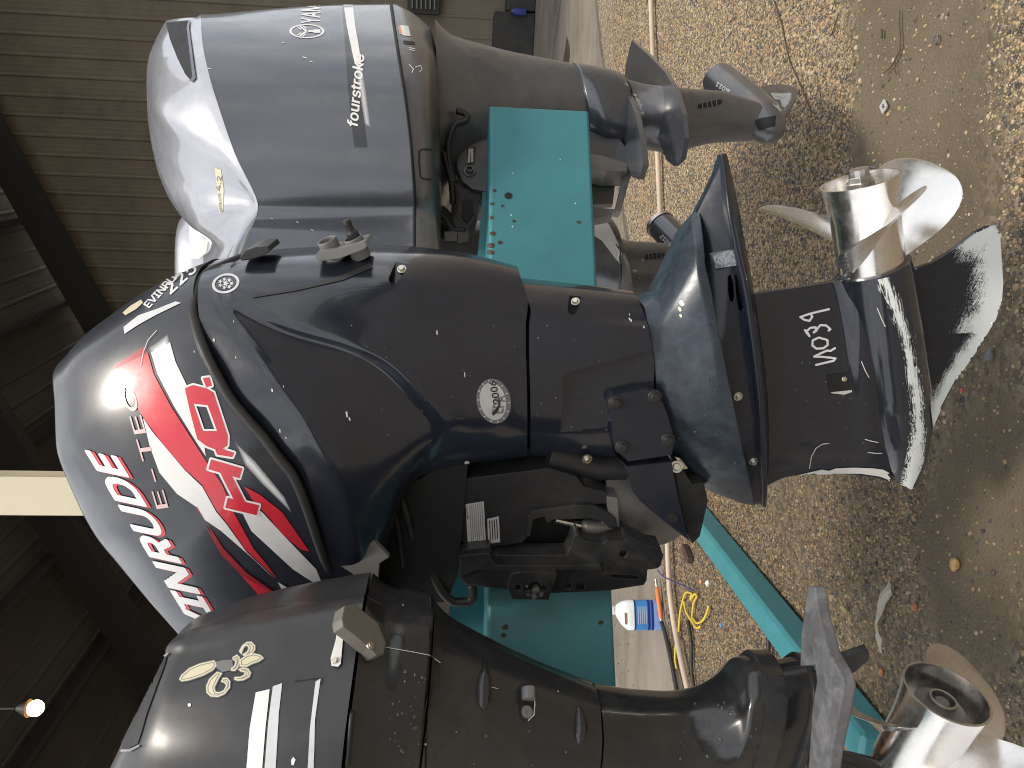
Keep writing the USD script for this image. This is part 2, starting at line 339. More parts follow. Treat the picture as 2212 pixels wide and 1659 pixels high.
def scratch(name, col, dirs, thr, al=1.0):
    """scratched-through paint: fine crossing scratches that thicken where the wear attribute rises."""
    N = {'g': ('geometry', {}), 'w': ('attribute', {'attribute': 'wear'}), 'n2': ('noise_texture', {'scale': 38.0, 'detail': 5.0, 'roughness': 0.6}), 'k': ('math', {'math_type': 'multiply_add', 'value2': 0.50, 'value3': -0.25}), 'k2': ('math', {'math_type': 'multiply_add', 'value2': 0.25, 'value3': -0.12}), 'a1': ('math', {'math_type': 'add'}), 'a2': ('math', {'math_type': 'add'}),
         'mr': ('map_range', {'from_min': thr, 'from_max': thr + 0.07, 'to_min': 0.0, 'to_max': al, 'clamp': True}), 'p': ('principled_bsdf', {'base_color': col, 'roughness': 0.55})}
    L = [('g.position', 'n2.vector'), ('w.fac', 'k.value1'), ('n2.fac', 'k2.value1'), ('k.value', 'a1.value1'), ('k2.value', 'a1.value2'), ('a1.value', 'a2.value1'), ('a2.value', 'mr.value'), ('mr.result', 'p.alpha')]; cur = None
    for i, (rot, sc) in enumerate(dirs):
        N[f'm{i}'] = ('mapping', {'mapping_type': 'texture', 'rotation': rot, 'scale': tuple(1.0 / v for v in sc)}); N[f's{i}'] = ('noise_texture', {'scale': 1.0, 'detail': 3.0, 'roughness': 0.7}); L += [('g.position', f'm{i}.vector'), (f'm{i}.vector', f's{i}.vector')]
        if cur is None: cur = f's{i}.fac'
        else: N[f'x{i}'] = ('math', {'math_type': 'maximum'}); L += [(cur, f'x{i}.value1'), (f's{i}.fac', f'x{i}.value2')]; cur = f'x{i}.value'
    mat(name, N, L + [(cur, 'a2.value2')])
# ------------------------------------------------------------------ setting materials
mat('ground_look', {'g': ('geometry', {}), 'v': ('voronoi_texture', {'scale': 75.0, 'randomness': 1.0}), 've': ('voronoi_texture', {'feature': 'distance_to_edge', 'scale': 75.0}), 'sc': ('separate_color', {}),
    'pr': ('rgb_ramp', {'ramp': [(0.0, (0.06, 0.055, 0.05)), (0.25, (0.13, 0.105, 0.075)), (0.5, (0.24, 0.18, 0.11)), (0.75, (0.33, 0.25, 0.155)), (1.0, (0.42, 0.36, 0.27))]}),
    'n': ('noise_texture', {'scale': 1.7, 'detail': 8.0, 'roughness': 0.65}), 'nf': ('noise_texture', {'scale': 160.0, 'detail': 5.0, 'roughness': 0.7}),
    'mudr': ('rgb_ramp', {'ramp': [(0.3, (0.125, 0.098, 0.064)), (0.55, (0.185, 0.148, 0.095)), (0.75, (0.22, 0.18, 0.12))]}), 'mf': ('mix_color', {'blend_type': 'multiply', 'fac': 0.5}),
    'fr': ('rgb_ramp', {'ramp': [(0.3, (0.45, 0.45, 0.45)), (0.65, (1, 1, 1))]}),
    'mud': ('attribute', {'attribute': 'mud'}), 'wet': ('attribute', {'attribute': 'wet'}), 'mx': ('mix_color', {}), 'wm': ('mix_color', {'blend_type': 'multiply', 'b': (0.62, 0.60, 0.57)}),
    'rr': ('map_range', {'from_min': 0.0, 'from_max': 1.0, 'to_min': 0.9, 'to_max': 0.55, 'clamp': True}),
    'hm': ('math', {'math_type': 'multiply', 'value2': 0.004}), 'b': ('bump', {'strength': 0.7, 'distance': 1.0}), 'hn': ('math', {'math_type': 'multiply_add', 'value2': 0.003}), 'p': ('principled_bsdf', {})},
    [('g.position', 'v.vector'), ('g.position', 've.vector'), ('v.color', 'sc.color'), ('sc.r', 'pr.fac'), ('g.position', 'n.vector'), ('g.position', 'nf.vector'), ('n.fac', 'mudr.fac'), ('nf.fac', 'fr.fac'),
     ('mudr.color', 'mf.a'), ('fr.color', 'mf.b'), ('mud.fac', 'mx.fac'), ('pr.color', 'mx.a'), ('mf.result', 'mx.b'), ('mx.result', 'wm.a'), ('wet.fac', 'wm.fac'), ('wm.result', 'p.base_color'), ('wet.fac', 'rr.value'), ('rr.result', 'p.roughness'),
     ('nf.fac', 'hn.value1'), ('hm.value', 'hn.value3'), ('ve.distance', 'hm.value1'), ('hn.value', 'b.height'), ('b.normal', 'p.normal')])
mat('pebble_look', {'o': ('object_info', {}), 'r': ('rgb_ramp', {'ramp': [(0.0, (0.05, 0.05, 0.052)), (0.2, (0.095, 0.087, 0.077)), (0.42, (0.185, 0.136, 0.082)), (0.62, (0.35, 0.245, 0.13)), (0.84, (0.42, 0.315, 0.18)), (0.96, (0.46, 0.38, 0.27)), (1.0, (0.30, 0.15, 0.06))]}),
    'g': ('geometry', {}), 's': ('separate_xyz', {}), 'w': ('map_range', {'from_min': 0.25, 'from_max': -0.15, 'to_min': 0.0, 'to_max': 0.85, 'clamp': True}), 'wm': ('mix_color', {'blend_type': 'multiply', 'b': (0.62, 0.58, 0.53)}), 'wr': ('map_range', {'from_min': 0.0, 'from_max': 0.85, 'to_min': 0.6, 'to_max': 0.38, 'clamp': True}), 'p': ('principled_bsdf', {})}, [('o.random', 'r.fac'), ('g.position', 's.vector'), ('s.x', 'w.value'), ('w.result', 'wm.fac'), ('r.color', 'wm.a'), ('wm.result', 'p.base_color'), ('w.result', 'wr.value'), ('wr.result', 'p.roughness')])
mat('concrete', {'g': ('geometry', {}), 'n': ('noise_texture', {'scale': 0.9, 'detail': 9.0, 'roughness': 0.65}), 'n2': ('noise_texture', {'scale': 45.0, 'detail': 6.0, 'roughness': 0.7}), 'mp': ('mapping', {'rotation': (0, 0, 0.32), 'scale': (0.5, 5.0, 1.0)}), 'n3': ('noise_texture', {'scale': 1.0, 'detail': 5.0}),
    'r': ('rgb_ramp', {'ramp': [(0.28, (0.135, 0.115, 0.090)), (0.5, (0.235, 0.205, 0.165)), (0.72, (0.31, 0.275, 0.225))]}), 'r3': ('rgb_ramp', {'ramp': [(0.3, (0.72, 0.70, 0.68)), (0.6, (1, 1, 1))]}), 'r2': ('rgb_ramp', {'ramp': [(0.3, (0.7, 0.7, 0.7)), (0.6, (1, 1, 1))]}),
    'm1': ('mix_color', {'blend_type': 'multiply', 'fac': 0.9}), 'm2': ('mix_color', {'blend_type': 'multiply', 'fac': 0.6}), 'b': ('bump', {'strength': 0.35, 'distance': 0.003}), 'p': ('principled_bsdf', {'roughness': 0.8})},
    [('g.position', 'n.vector'), ('g.position', 'n2.vector'), ('g.position', 'mp.vector'), ('mp.vector', 'n3.vector'), ('n.fac', 'r.fac'), ('n3.fac', 'r3.fac'), ('n2.fac', 'r2.fac'), ('r.color', 'm1.a'), ('r3.color', 'm1.b'), ('m1.result', 'm2.a'), ('r2.color', 'm2.b'), ('m2.result', 'p.base_color'), ('n2.fac', 'b.height'), ('b.normal', 'p.normal')])
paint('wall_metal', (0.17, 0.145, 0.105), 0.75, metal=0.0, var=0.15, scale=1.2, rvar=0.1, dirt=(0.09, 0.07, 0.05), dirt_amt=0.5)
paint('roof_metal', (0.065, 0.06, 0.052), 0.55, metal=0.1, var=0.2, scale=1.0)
paint('dark_steel', (0.022, 0.020, 0.018), 0.6, var=0.2)
paint('beige_steel', (0.68, 0.62, 0.45), 0.5, var=0.06, scale=2, bevel=0.006)
paint('pvc', (0.52, 0.42, 0.31), 0.55, var=0.15, scale=5)
paint('stain', (0.055, 0.048, 0.038), 0.5, var=0.3, scale=12)
paint('dark_stuff', (0.03, 0.028, 0.025), 0.7, var=0.4, scale=8)
mat('lamp_glow', {'e': ('emission', {'color': (1.0, 0.42, 0.14), 'strength': 14.0})}, [], surface='e.emission')

# ------------------------------------------------------------------ ground
def axis_(lo, a, b, hi, fine): return np.unique(np.round(np.concatenate([np.linspace(lo, a, 25), np.arange(a, b, fine), np.linspace(b, hi, 25)]), 4))
gx, gy = axis_(-90, -4, 5, 90, 0.07), axis_(-60, 0.6, 7.5, 90, 0.07)
X, Y = np.meshgrid(gx, gy, indexing='ij')
def blob(x, y, c, r, ang=0.0, soft=0.35, seed=3):
    ca, sa = math.cos(ang), math.sin(ang); u = ((x - c[0]) * ca + (y - c[1]) * sa) / r[0]; v = (-(x - c[0]) * sa + (y - c[1]) * ca) / r[1]
    n = meshkit.fbm(np.stack([x * 2.2, y * 2.2, 0 * x + seed], -1), 4, seed) - 0.5
    return np.clip((1 - np.sqrt(u * u + v * v) + n * 0.9) / soft + 0.3, 0, 1)
_c = [onZ(1985, 110), onZ(2120, 1130), onZ(1760, 1180), onZ(1640, 1420), onZ(2000, 1250)]
def mud_at(x, y):
    m = np.maximum.reduce([blob(x, y, _c[0], (1.0, 0.36), 0.16), blob(x, y, _c[1], (0.42, 0.22), 0.0, seed=5), 0.55 * blob(x, y, _c[2], (0.8, 0.55), 0.2, 0.6, seed=8), 0.5 * blob(x, y, _c[4], (0.7, 0.5), 0.1, 0.6, seed=9)])
    return m
def wet_at(x, y):
    left = np.clip((0.12 - x + 0.25 * (meshkit.fbm(np.stack([x * 1.5, y * 1.5, 0 * x], -1), 3, 4) - 0.5)) / 0.35, 0, 1)
    near = np.clip((2.25 - y) / 0.5, 0, 1) * 0.6 + np.clip((0.9 - y) / 0.6, 0, 1) * 0.4
    return np.clip(np.maximum.reduce([0.85 * left, near, 0.35 * mud_at(x, y)]), 0, 1)
mud, wet = mud_at(X, Y), wet_at(X, Y)
Z = 0.012 * (meshkit.fbm(np.stack([X * 0.9, Y * 0.9, 0 * X], -1), 4, 2) - 0.5) - 0.006 * mud
Z[(Y > 6.9) | (np.abs(X) > 4.6)] = -0.004
I = np.arange(X.size).reshape(X.shape); q = np.stack([I[:-1, :-1], I[1:, :-1], I[1:, 1:], I[:-1, 1:]], -1).reshape(-1, 4)
tag(obj('ground', (np.stack([X, Y, Z], -1).reshape(-1, 3), q), 'ground_look', smooth=True, attr={'mud': mud.ravel(), 'wet': wet.ravel()}), kind='structure')
def ground_z(x, y): return 0.012 * (meshkit.fbm(np.stack([x * 0.9, y * 0.9, 0 * x], -1), 4, 2) - 0.5) - 0.006 * mud_at(x, y)

# concrete apron in two pours with an open joint between them
def sheet(name, pts, z0, z1, m, parent=None):
    g = sg.Polygon([p[:2] for p in pts]).buffer(0); e = trimesh.creation.extrude_polygon(g, z1 - z0, engine='earcut'); e.apply_translation([0, 0, z0]); return obj(name, e, m, parent, smooth=False)
edge = [(1500, 1900), (1472, 1500), (1440, 1200), (1405, 760), (1352, 480), (1300, 90), (1262, -260)]
mid_ = [(1186, 1900), (1190, 700), (1196, 140), (1216, 0), (1228, -160)]
e3 = [onZ(*p)[:2] for p in edge]; m3_ = [onZ(*p)[:2] for p in mid_]
wd, wn = np.array([-0.949, 0.316]), np.array([-0.316, -0.949]); B0 = np.array([6.2, 12.4])
far_ = [B0 + wd * s_ + wn * -0.5 for s_ in (22, -6)]
tag(sheet('concrete_apron', e3 + m3_[::-1], -0.05, 0.022, 'concrete'), kind='structure')
mo = [p + np.array([0.01, 0.03]) for p in m3_]
tag(sheet('concrete_floor', mo + far_[::-1], -0.05, 0.030, 'concrete'), kind='structure')
st = obj('water_stain', sg_mesh := trimesh.creation.extrude_polygon(sg.Polygon([onZ(x, y, 0.034)[:2] for x, y in [(1222, 77), (1228, 99), (1229, 120), (1226, 147), (1213, 147), (1217, 118)]]), 0.002, engine='earcut').apply_translation([0, 0, 0.0225]), 'stain', smooth=False)
tag(st, 'dark narrow stain on the pale concrete apron beside the grey motor', 'stain')

# gravel: real pebbles, some 90 thousand
gi = UsdGeom.PointInstancer.Define(stage, '/World/gravel'); tag(gi, 'loose tan and grey pea gravel spread over the yard', 'gravel', None, 'stuff')
protos = []
for k in range(5):
    s = trimesh.creation.icosphere(1, 1.0); v = s.vertices * (0.8 + 0.45 * meshkit.noise(s.vertices * 1.4 + 9 * k, k)[:, None]); v = v * np.array([1.0, 0.72 + 0.07 * k, 0.55])
    p = usdkit.mesh(stage, f'/World/gravel/pebble_{k + 1:03d}' if k else '/World/gravel/pebble', (v, s.faces), M['pebble_look'], 25); protos.append(p.GetPath())
gi.CreatePrototypesRel().SetTargets(protos)
n = 700000; yy = np.sqrt(rng.uniform(1.1 ** 2, 5.9 ** 2, n)); xx = rng.uniform(-0.66, 0.66, n) * yy
mu, we = mud_at(xx, yy), wet_at(xx, yy)
edge_poly = sg.Polygon(e3 + m3_[::-1]); inside = shapely.contains_xy(edge_poly.buffer(-0.05), xx, yy)
clump = meshkit.fbm(np.stack([xx * 3, yy * 3, 0 * xx], -1), 3, 11)
dens = np.clip(1.0 - 1.08 * mu - 0.30 * we * (clump < 0.5), 0.05, 1)
far_edge = np.array([edge_poly.distance(sg.Point(a, b)) if b > 3 else 1.0 for a, b in zip(xx, yy)])
dens = np.where(inside, 0.004, np.where((far_edge < 0.35) & (xx > 0.3), dens * np.clip(far_edge / 0.35, 0.15, 1), dens)) * np.clip(1.25 - 0.08 * yy, 0.6, 1.0)
keep = rng.random(n) < dens; xx, yy = xx[keep], yy[keep]; n = len(xx)
size = np.exp(rng.normal(math.log(0.0029), 0.40, n)) ; size = size * np.clip(0.55 + 0.2 * yy, 0.8, 1.05); size = np.where(rng.random(n) < 0.008, size * 1.9, size).clip(0.0012, 0.009)
zz = ground_z(xx, yy) + size * 0.12 + np.where(shapely.contains_xy(edge_poly, xx, yy), 0.024, 0)
ang = rng.uniform(0, 2 * np.pi, n); tl = rng.normal(0, 0.3, n)
gi.CreatePositionsAttr(Vt.Vec3fArray.FromNumpy(np.stack([xx, yy, zz], 1).astype(np.float32)))
gi.CreateScalesAttr(Vt.Vec3fArray.FromNumpy(np.repeat(size[:, None], 3, 1).astype(np.float32)))
gi.CreateOrientationsAttr(Vt.QuathArray([Gf.Quath(float(math.cos(a / 2) * math.cos(t / 2)), float(math.cos(a / 2) * math.sin(t / 2)), float(math.sin(a / 2) * math.sin(t / 2)), float(math.sin(a / 2) * math.cos(t / 2))) for a, t in zip(ang, tl)]))
gi.CreateProtoIndicesAttr(Vt.IntArray.FromNumpy(rng.integers(0, 5, n).astype(np.int32)))

# pipe lying across the yard
pp = [onZ(x, y, 0.035) for x, y in [(1398, -300), (1407, 40), (1420, 330), (1432, 620), (1446, 1270), (1466, 1400), (1490, 1512), (1522, 1700)]]
tag(obj('plastic_pipe', tube(pp, 0.0145, 10, 6), 'pvc', smooth=True), 'long thin beige plastic pipe lying along the gravel edge behind the motors', 'pipe')

# ------------------------------------------------------------------ open metal shed behind
shed = thing('metal_shed', 'open metal shed with ribbed walls and dark roof frame behind the motors', 'shed', (B0[0], B0[1], 0))
def wpt(s_, t, z): return np.array([*(B0 + wd * s_ + wn * t), z])
def top(s_): return 8.95 - 0.414 * (s_ - 1.9)
wall = UsdGeom.Xform.Define(stage, '/World/metal_shed/wall'); roof = UsdGeom.Xform.Define(stage, '/World/metal_shed/roof')
def ribbed(s0, s1, line, rib=0.014, pitch=0.305):
    """one ribbed sheet between s0 and s1; line(s, d) -> two end points of the fold at s standing d proud."""
    S = []
    for k in range(int(round((s1 - s0) / pitch))):
        b = s0 + k * pitch; S += [(b, 0), (b + pitch * .36, 0), (b + pitch * .38, .002), (b + pitch * .42, .002), (b + pitch * .44, 0), (b + pitch * .62, 0), (b + pitch * .64, .002), (b + pitch * .68, .002), (b + pitch * .70, 0), (b + pitch * .82, 0), (b + pitch * .86, rib), (b + pitch * .95, rib)]
    S.append((s1, 0)); S.append((s1 + 0.05, -0.004)); P = np.array([line(*x) for x in S]); k = len(S); v = P.transpose(1, 0, 2).reshape(-1, 3); i = np.arange(k - 1)
    return v, np.stack([i, i + 1, i + 1 + k, i + k], 1)
s_ = -3.66
while s_ < 18:
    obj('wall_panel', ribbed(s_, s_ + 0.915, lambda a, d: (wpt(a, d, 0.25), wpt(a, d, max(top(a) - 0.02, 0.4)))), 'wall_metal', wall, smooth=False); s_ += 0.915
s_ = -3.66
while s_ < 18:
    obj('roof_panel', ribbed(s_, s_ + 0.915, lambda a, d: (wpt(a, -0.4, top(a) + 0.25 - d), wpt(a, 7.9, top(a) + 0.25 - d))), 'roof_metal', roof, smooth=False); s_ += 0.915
sl = unit([*(wd), -0.414]); nn = np.array([*wn, 0.0]); up_ = np.cross(nn, sl)
for k in range(16):
    a = -3 + k * 1.35; obj('purlin', box(wpt(a, 3.8, top(a) + 0.10), (8.1, 0.07, 0.24), [nn, sl, up_]), 'dark_steel', roof, smooth=False)
for t in (0.5, 4.1, 7.55):
    a0, a1 = -3.6, 17.5; am = (a0 + a1) / 2; obj('rafter', box(wpt(am, t, top(am) - 0.26), ((a1 - a0) * 1.08, 0.2, 0.5), [sl, nn, up_]), 'dark_steel', roof, smooth=False)
obj('wall_base', box(wpt(7, 0.05, 0.14), (22, 0.10, 0.28), [np.array([*wd, 0]), nn, [0, 0, 1]]), 'dark_steel', shed, smooth=False)
# beige steel post of the front frame, an I section
c0 = onY(100, 1030, 7.0); c1 = onY(100, 1113, 7.0); px = np.array([c1[0] - c0[0], 0, 0]); wpost = abs(px[0]); cxp = (c0 + c1) / 2; hz = 7.2
col = UsdGeom.Xform.Define(stage, '/World/metal_shed/column')
obj('flange', box((cxp[0], 7.0, hz / 2), (wpost, 0.02, hz)), 'beige_steel', col, smooth=False)
obj('flange', box((cxp[0], 7.42, hz / 2), (wpost, 0.02, hz)), 'beige_steel', col, smooth=False)
obj('web', box((cxp[0], 7.21, hz / 2), (0.015, 0.398, hz)), 'beige_steel', col, smooth=False)
obj('base_plate', box((cxp[0], 7.21, 0.045), (wpost + 0.1, 0.55, 0.03)), 'beige_steel', col, smooth=False)
# dark clutter along the foot of the wall
dk = thing('dark_plinth', 'low dark ledge with an uneven top along the foot of the ribbed wall', 'ledge', wpt(2, 0.4, 0))
for k in range(9):
    a = -3 + k * 1.1; h_ = 0.56 + 0.12 * math.sin(k * 2.3); obj('block', box(wpt(a + 0.5, 0.42, h_ / 2 + 0.03), (1.08, 0.62, h_), [np.array([*wd, 0]), nn, [0, 0, 1]], 0.02), 'dark_stuff', dk, smooth=False)
q = onplane(1122, 26, wpt(0, 0.80, 0), np.array([*wn, 0.0]))
bb = thing('blue_container', 'small dark blue container against the dark ledge by the wall', 'container', q)
obj('body', lathe(q + [0, 0, -0.1], (0, 0, 1), [(0, 1e-4), (0, 0.055), (0.18, 0.055), (0.22, 0.03), (0.22, 1e-4)], 16), 'deep_blue_print', bb); obj('cap', lathe(q + [0, 0, 0.121], (0, 0, 1), [(0, 1e-4), (0, 0.03), (0.03, 0.03), (0.03, 1e-4)], 12), 'dark_print', bb)
q = onplane(915, -16, wpt(0, 0.14, 0), np.array([*wn, 0.0])); vt = thing('wall_vent', 'small black louvred box fixed high on the ribbed wall', 'vent', q)
obj('frame', box(q, (0.62, 0.16, 0.5), [np.array([*wd, 0]), nn, [0, 0, 1]]), 'dark_stuff', vt, smooth=False)
for k in range(6): obj('slat', box(q + [0, 0, -0.18 + k * 0.07] + nn * 0.1, (0.5, 0.04, 0.02), [np.array([*wd, 0]), nn, [0, 0, 1]]), 'grey_plastic', vt, smooth=False)
# lamp
lp = onY(72, 1530, 7.6); lt = thing('hanging_lamp', 'lit orange work lamp hanging under the dark shed roof', 'lamp', lp)
obj('bulb', trimesh.creation.icosphere(3, 0.075).apply_translation(lp - np.array([0, 0, 0.02])), 'lamp_glow', lt, smooth=True)
obj('shade', lathe(lp + [0, 0, 0.02], (0, 0, 1), [(0.02, 0.085), (0.07, 0.055), (0.13, 0.025), (0.13, 0.001), (0.126, 0.001), (0.126, 0.023), (0.066, 0.052), (0.02, 0.082), (0.02, 0.085)], 24), 'dark_steel', lt)
rz = top(7.7) + 0.1; obj('cord', tube([lp + [0, 0, 0.17], [lp[0], lp[1], rz - 0.1]], 0.008, 6, 1), 'dark_print', lt)
cd_ = [onplane(x, y, wpt(0, 0.05, 0), np.array([*wn, 0.0])) for x, y in [(190, 756), (62, 756), (30, 870), (-20, 1020)]]
tag(obj('conduit', tube(cd_, 0.02, 6, 1), 'roof_metal'), 'thin pale conduit bent across the dark upper wall', 'conduit')

# ------------------------------------------------------------------ teal motor rack
PL, PR = onY(1055, 1405, 1.50), onY(1056, 227, 1.93)
zt = (PL[2] + PR[2]) / 2; rx = unit([PR[0] - PL[0], PR[1] - PL[1], 0]); rn = np.array([rx[1], -rx[0], 0]); PLx = PL - rx * 0.9
rack = thing('motor_rack', 'teal painted steel motor rack with a deep front beam and a floor leg', 'rack', (PL[0], PL[1], 0))
Lb = np.linalg.norm((PR - PLx)[:2]); hb = 0.252
beam_c = np.array([(PLx[0] + PR[0]) / 2, (PLx[1] + PR[1]) / 2, zt - hb / 2]) - rn * 0.09
bm = box(beam_c, (Lb, 0.18, hb), [rx, rn, [0, 0, 1]], 0.006)
hp = onplane(1098, 423, PL, rn); 
beam = obj('beam', bm, 'teal', rack, smooth=30)
TB = Target(bm, smooth=False)
plate0 = [PR - rn * 0.182, PLx - rn * 0.182]
pl = np.array([[Lb, -0.02], [0, -0.02], [0, 0.115], [Lb * .45, 0.075], [Lb, 0.0]]); e = trimesh.creation.extrude_polygon(sg.Polygon(pl), 0.012, engine='earcut')
Pz = np.array([PLx[0], PLx[1], zt]); v = Pz + e.vertices[:, :1] * rx + e.vertices[:, 1:2] * np.array([0, 0, 1.0]) - rn * 0.183 - e.vertices[:, 2:3] * rn
obj('back_plate', solid(v, e.faces), 'teal', rack, smooth=False)
g0, g1 = onZ(1535, 1100), onZ(1945, 1587); dl = unit(g1 - g0); sd = np.array([dl[1], -dl[0], 0]); sd = sd if sd[0] < 0 else -sd
wl = 0.10; lc = (g0 - dl * 0.5 + g1) / 2 + sd * wl / 2 + [0, 0, 0.052]
obj('floor_leg', box(lc, (np.linalg.norm(g1 - g0) + 0.5, wl, 0.10), [dl, sd, [0, 0, 1]], 0.012), 'teal', rack, smooth=30)

# far-off wood behind the place where the picture was taken
wv, wf = [], []; na = 220
for i in range(na + 1):
    a = math.pi * (1.02 + 0.96 * i / na); rr_ = 34 + 5 * math.sin(i * .37); h_ = 3.2 + 3.0 * float(meshkit.fbm(np.array([[i * .21, 0, 0]]), 4, 5)[0])
    for j in range(7):
        t_ = j / 6; r2 = rr_ - 3 * math.sin(math.pi * t_) + 2.0 * float(meshkit.noise(np.array([[i * .9, j * 1.7, 3]]), 6)[0]) + 3 * t_; wv.append((r2 * math.cos(a), r2 * math.sin(a) - 2, h_ * t_ * (1 + .12 * float(meshkit.noise(np.array([[i * 1.3, j, 9]]), 2)[0]))))
idx = np.arange(len(wv)).reshape(na + 1, 7); wf = np.stack([idx[:-1, :-1], idx[1:, :-1], idx[1:, 1:], idx[:-1, 1:]], -1).reshape(-1, 4)
paint('leaf_mass', (0.045, 0.06, 0.028), 0.9, var=0.5, scale=0.7)
tag(obj('far_wood', (np.array(wv), wf), 'leaf_mass', smooth=True), 'dark far-off wood closing the yard behind the viewer', 'wood', None, 'stuff')
# ================================================================== the big navy outboard in the middle
EF = Frame(onY(1880, 480, 1.33), (0.885, -0.325, 0.332))
E = thing('outboard_motor', 'large navy blue outboard motor in the middle with red and white stripes along its cowl', 'outboard motor', EF.world([-0.3, 0, -0.25]), 'outboard motors on the rack')
def blend(a, b, t): return tuple(a[k] * (1 - t) + b[k] * t for k in range(3))
seam = [(418, 663, .135), (437, 753, .185), (493, 860, .220), (567, 946, .232), (633, 1033, .226), (680, 1160, .19), (735, 1305, .115)]
topr = [(117, 862, .075), (121, 960, .10), (160, 1070, .11), (207, 1159, .115), (253, 1216, .115), (317, 1293, .11), (445, 1430, .07)]
rows = []
for t, f in ((0, 1.0), (.12, 1.05), (.3, 1.06), (.5, 1.0), (.7, .86), (.87, .58), (.96, .25), (1.0, 0)):
    r = []
    for k in range(7):
        a, b = seam[k], topr[k]; x, y = a[0] * (1 - t) + b[0] * t, a[1] * (1 - t) + b[1] * t
        if k == 0: y = np.interp(t, [0, .38, .62, .88, 1], [663, 711, 756, 816, 862])
        r.append((x, y, b[2] + (a[2] - b[2]) * f))
    rows.append(r)
cowl = skin(EF, rows, 6, 6, aft=0.046, front=0.05)
obj('upper_cowl', cowl, 'navy_cowl', E, smooth=40); TC = Target(cowl)

lowrows = [
    [(428, 665, .138), (445, 752, .180), (500, 858, .214), (573, 943, .226), (639, 1030, .220), (686, 1157, .185), (742, 1300, .11)],
    [(470, 657, .142), (520, 735, .192), (592, 828, .230), (655, 908, .244), (708, 990, .240), (752, 1095, .212), (800, 1270, .11)],
    [(487, 655, .142), (545, 728, .188), (622, 815, .222), (685, 893, .236), (736, 976, .233), (772, 1082, .205), (818, 1235, .11)],
    [(503, 650, .142), (600, 713, .166), (737, 757, .176), (804, 792, .176), (872, 855, .172), (928, 940, .158), (885, 1050, .10)],
    [(560, 642, .142), (640, 703, .174), (762, 743, .188), (832, 776, .190), (905, 846, .186), (958, 926, .166), (925, 1022, .09)],
    [(846, 626, .130), (868, 672, .142), (900, 718, .160), (945, 772, .166), (990, 846, .162), (1020, 924, .142), (1030, 1000, .07)],
    [(987, 628, .102), (1000, 684, .122), (1012, 738, .137), (1040, 778, .142), (1068, 842, .140), (1082, 920, .122), (1085, 994, .06)],
    [(1141, 652, .074), (1136, 700, .104), (1136, 756, .115), (1138, 826, .120), (1139, 900, .111), (1139, 950, .09), (1138, 986, .05)]]
low = skin(EF, lowrows, 6, 6, aft=0.046, front=0.01)
pocket1 = rayprism([(858, 560), (884, 563), (874, 589), (856, 612), (844, 613), (839, 603), (847, 583)], 1.0, 1.452)
midrows = [
    [(1147, 674, .095), (1143, 706, .104), (1143, 757, .116), (1145, 827, .121), (1146, 900, .112), (1146, 950, .09), (1146, 985, .05)],
    [(1270, 682, .084), (1268, 708, .101), (1268, 757, .112), (1270, 827, .115), (1272, 900, .106), (1275, 950, .086), (1280, 987, .05)],
    [(1396, 691, .066), (1402, 715, .092), (1410, 757, .102), (1416, 805, .106), (1408, 870, .10), (1402, 940, .08), (1400, 985, .05)]]
mid = skin(EF, midrows, 8, 6, aft=0.034, front=0.01)
TM0 = Target(low, mid)
def depth_at(T, x, y): P, n = T.hit([(x, y)]); return float((P[0] - CC) @ CD)
d1 = depth_at(TM0, 858, 590); d2 = depth_at(TM0, 1242, 658)
pk1 = [(858, 560), (884, 563), (874, 589), (856, 612), (844, 613), (839, 603), (847, 583)]
pk2 = [(1230, 638), (1255, 641), (1254, 663), (1240, 681), (1230, 678), (1226, 668)]
low = cut(low, rayprism(pk1, d1 - 0.2, d1 + 0.022)); mid = cut(mid, rayprism(pk2, d2 - 0.2, d2 + 0.02))
rec = prism(EF, [(1213, 940), (1217, 815), (1222, 806), (1237, 800), (1364, 771), (1420, 758), (1430, 830), (1330, 860), (1312, 940)], 0.098, 0.20, ref=0.115)
mid = cut(mid, rec)
obj('lower_cowl', low, 'navy', E, smooth=26); obj('midsection_cover', mid, 'navy', E, smooth=26)
TL = Target(low, mid, smooth=30)
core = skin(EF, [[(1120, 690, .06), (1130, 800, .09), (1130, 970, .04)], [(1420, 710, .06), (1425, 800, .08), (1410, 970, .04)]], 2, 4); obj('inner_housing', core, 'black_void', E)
for x, y, d in ((868, 582, d1), (1243, 652, d2)):
    P = CC + ray(x, y) * (d + 0.014); obj('bolt', hexbolt(P, unit(CC - P) * .8 + EF.A * .6, 0.0055, 0.007), 'zinc', E, smooth=False)

# rubber seal between the cowls
sp = [(520, 558, -.0), (478, 576, .03), (447, 592, .05), (428, 622, .085), (417, 665, .130), (424, 708, .162), (440, 755, .190), (465, 806, .211), (496, 860, .225), (530, 902, .234), (570, 946, .238), (600, 986, .237), (636, 1033, .232), (660, 1090, .218), (688, 1173, .185), (712, 1241, .145), (738, 1304, .10)]
sw = np.array([EF.at(*p) for p in sp])
obj('rubber_seal', tube(sw, 0.0082, 10, 5), 'rubber', E, smooth=True)
# raised panel along the after edge of the lower cowl, drawn as a ridge
rid = [(545, 642), (640, 622), (735, 597), (800, 570), (806, 579), (742, 606), (640, 629), (547, 644)]
decal('panel_edge', rid, TL, 'black', E, off=0.0015)
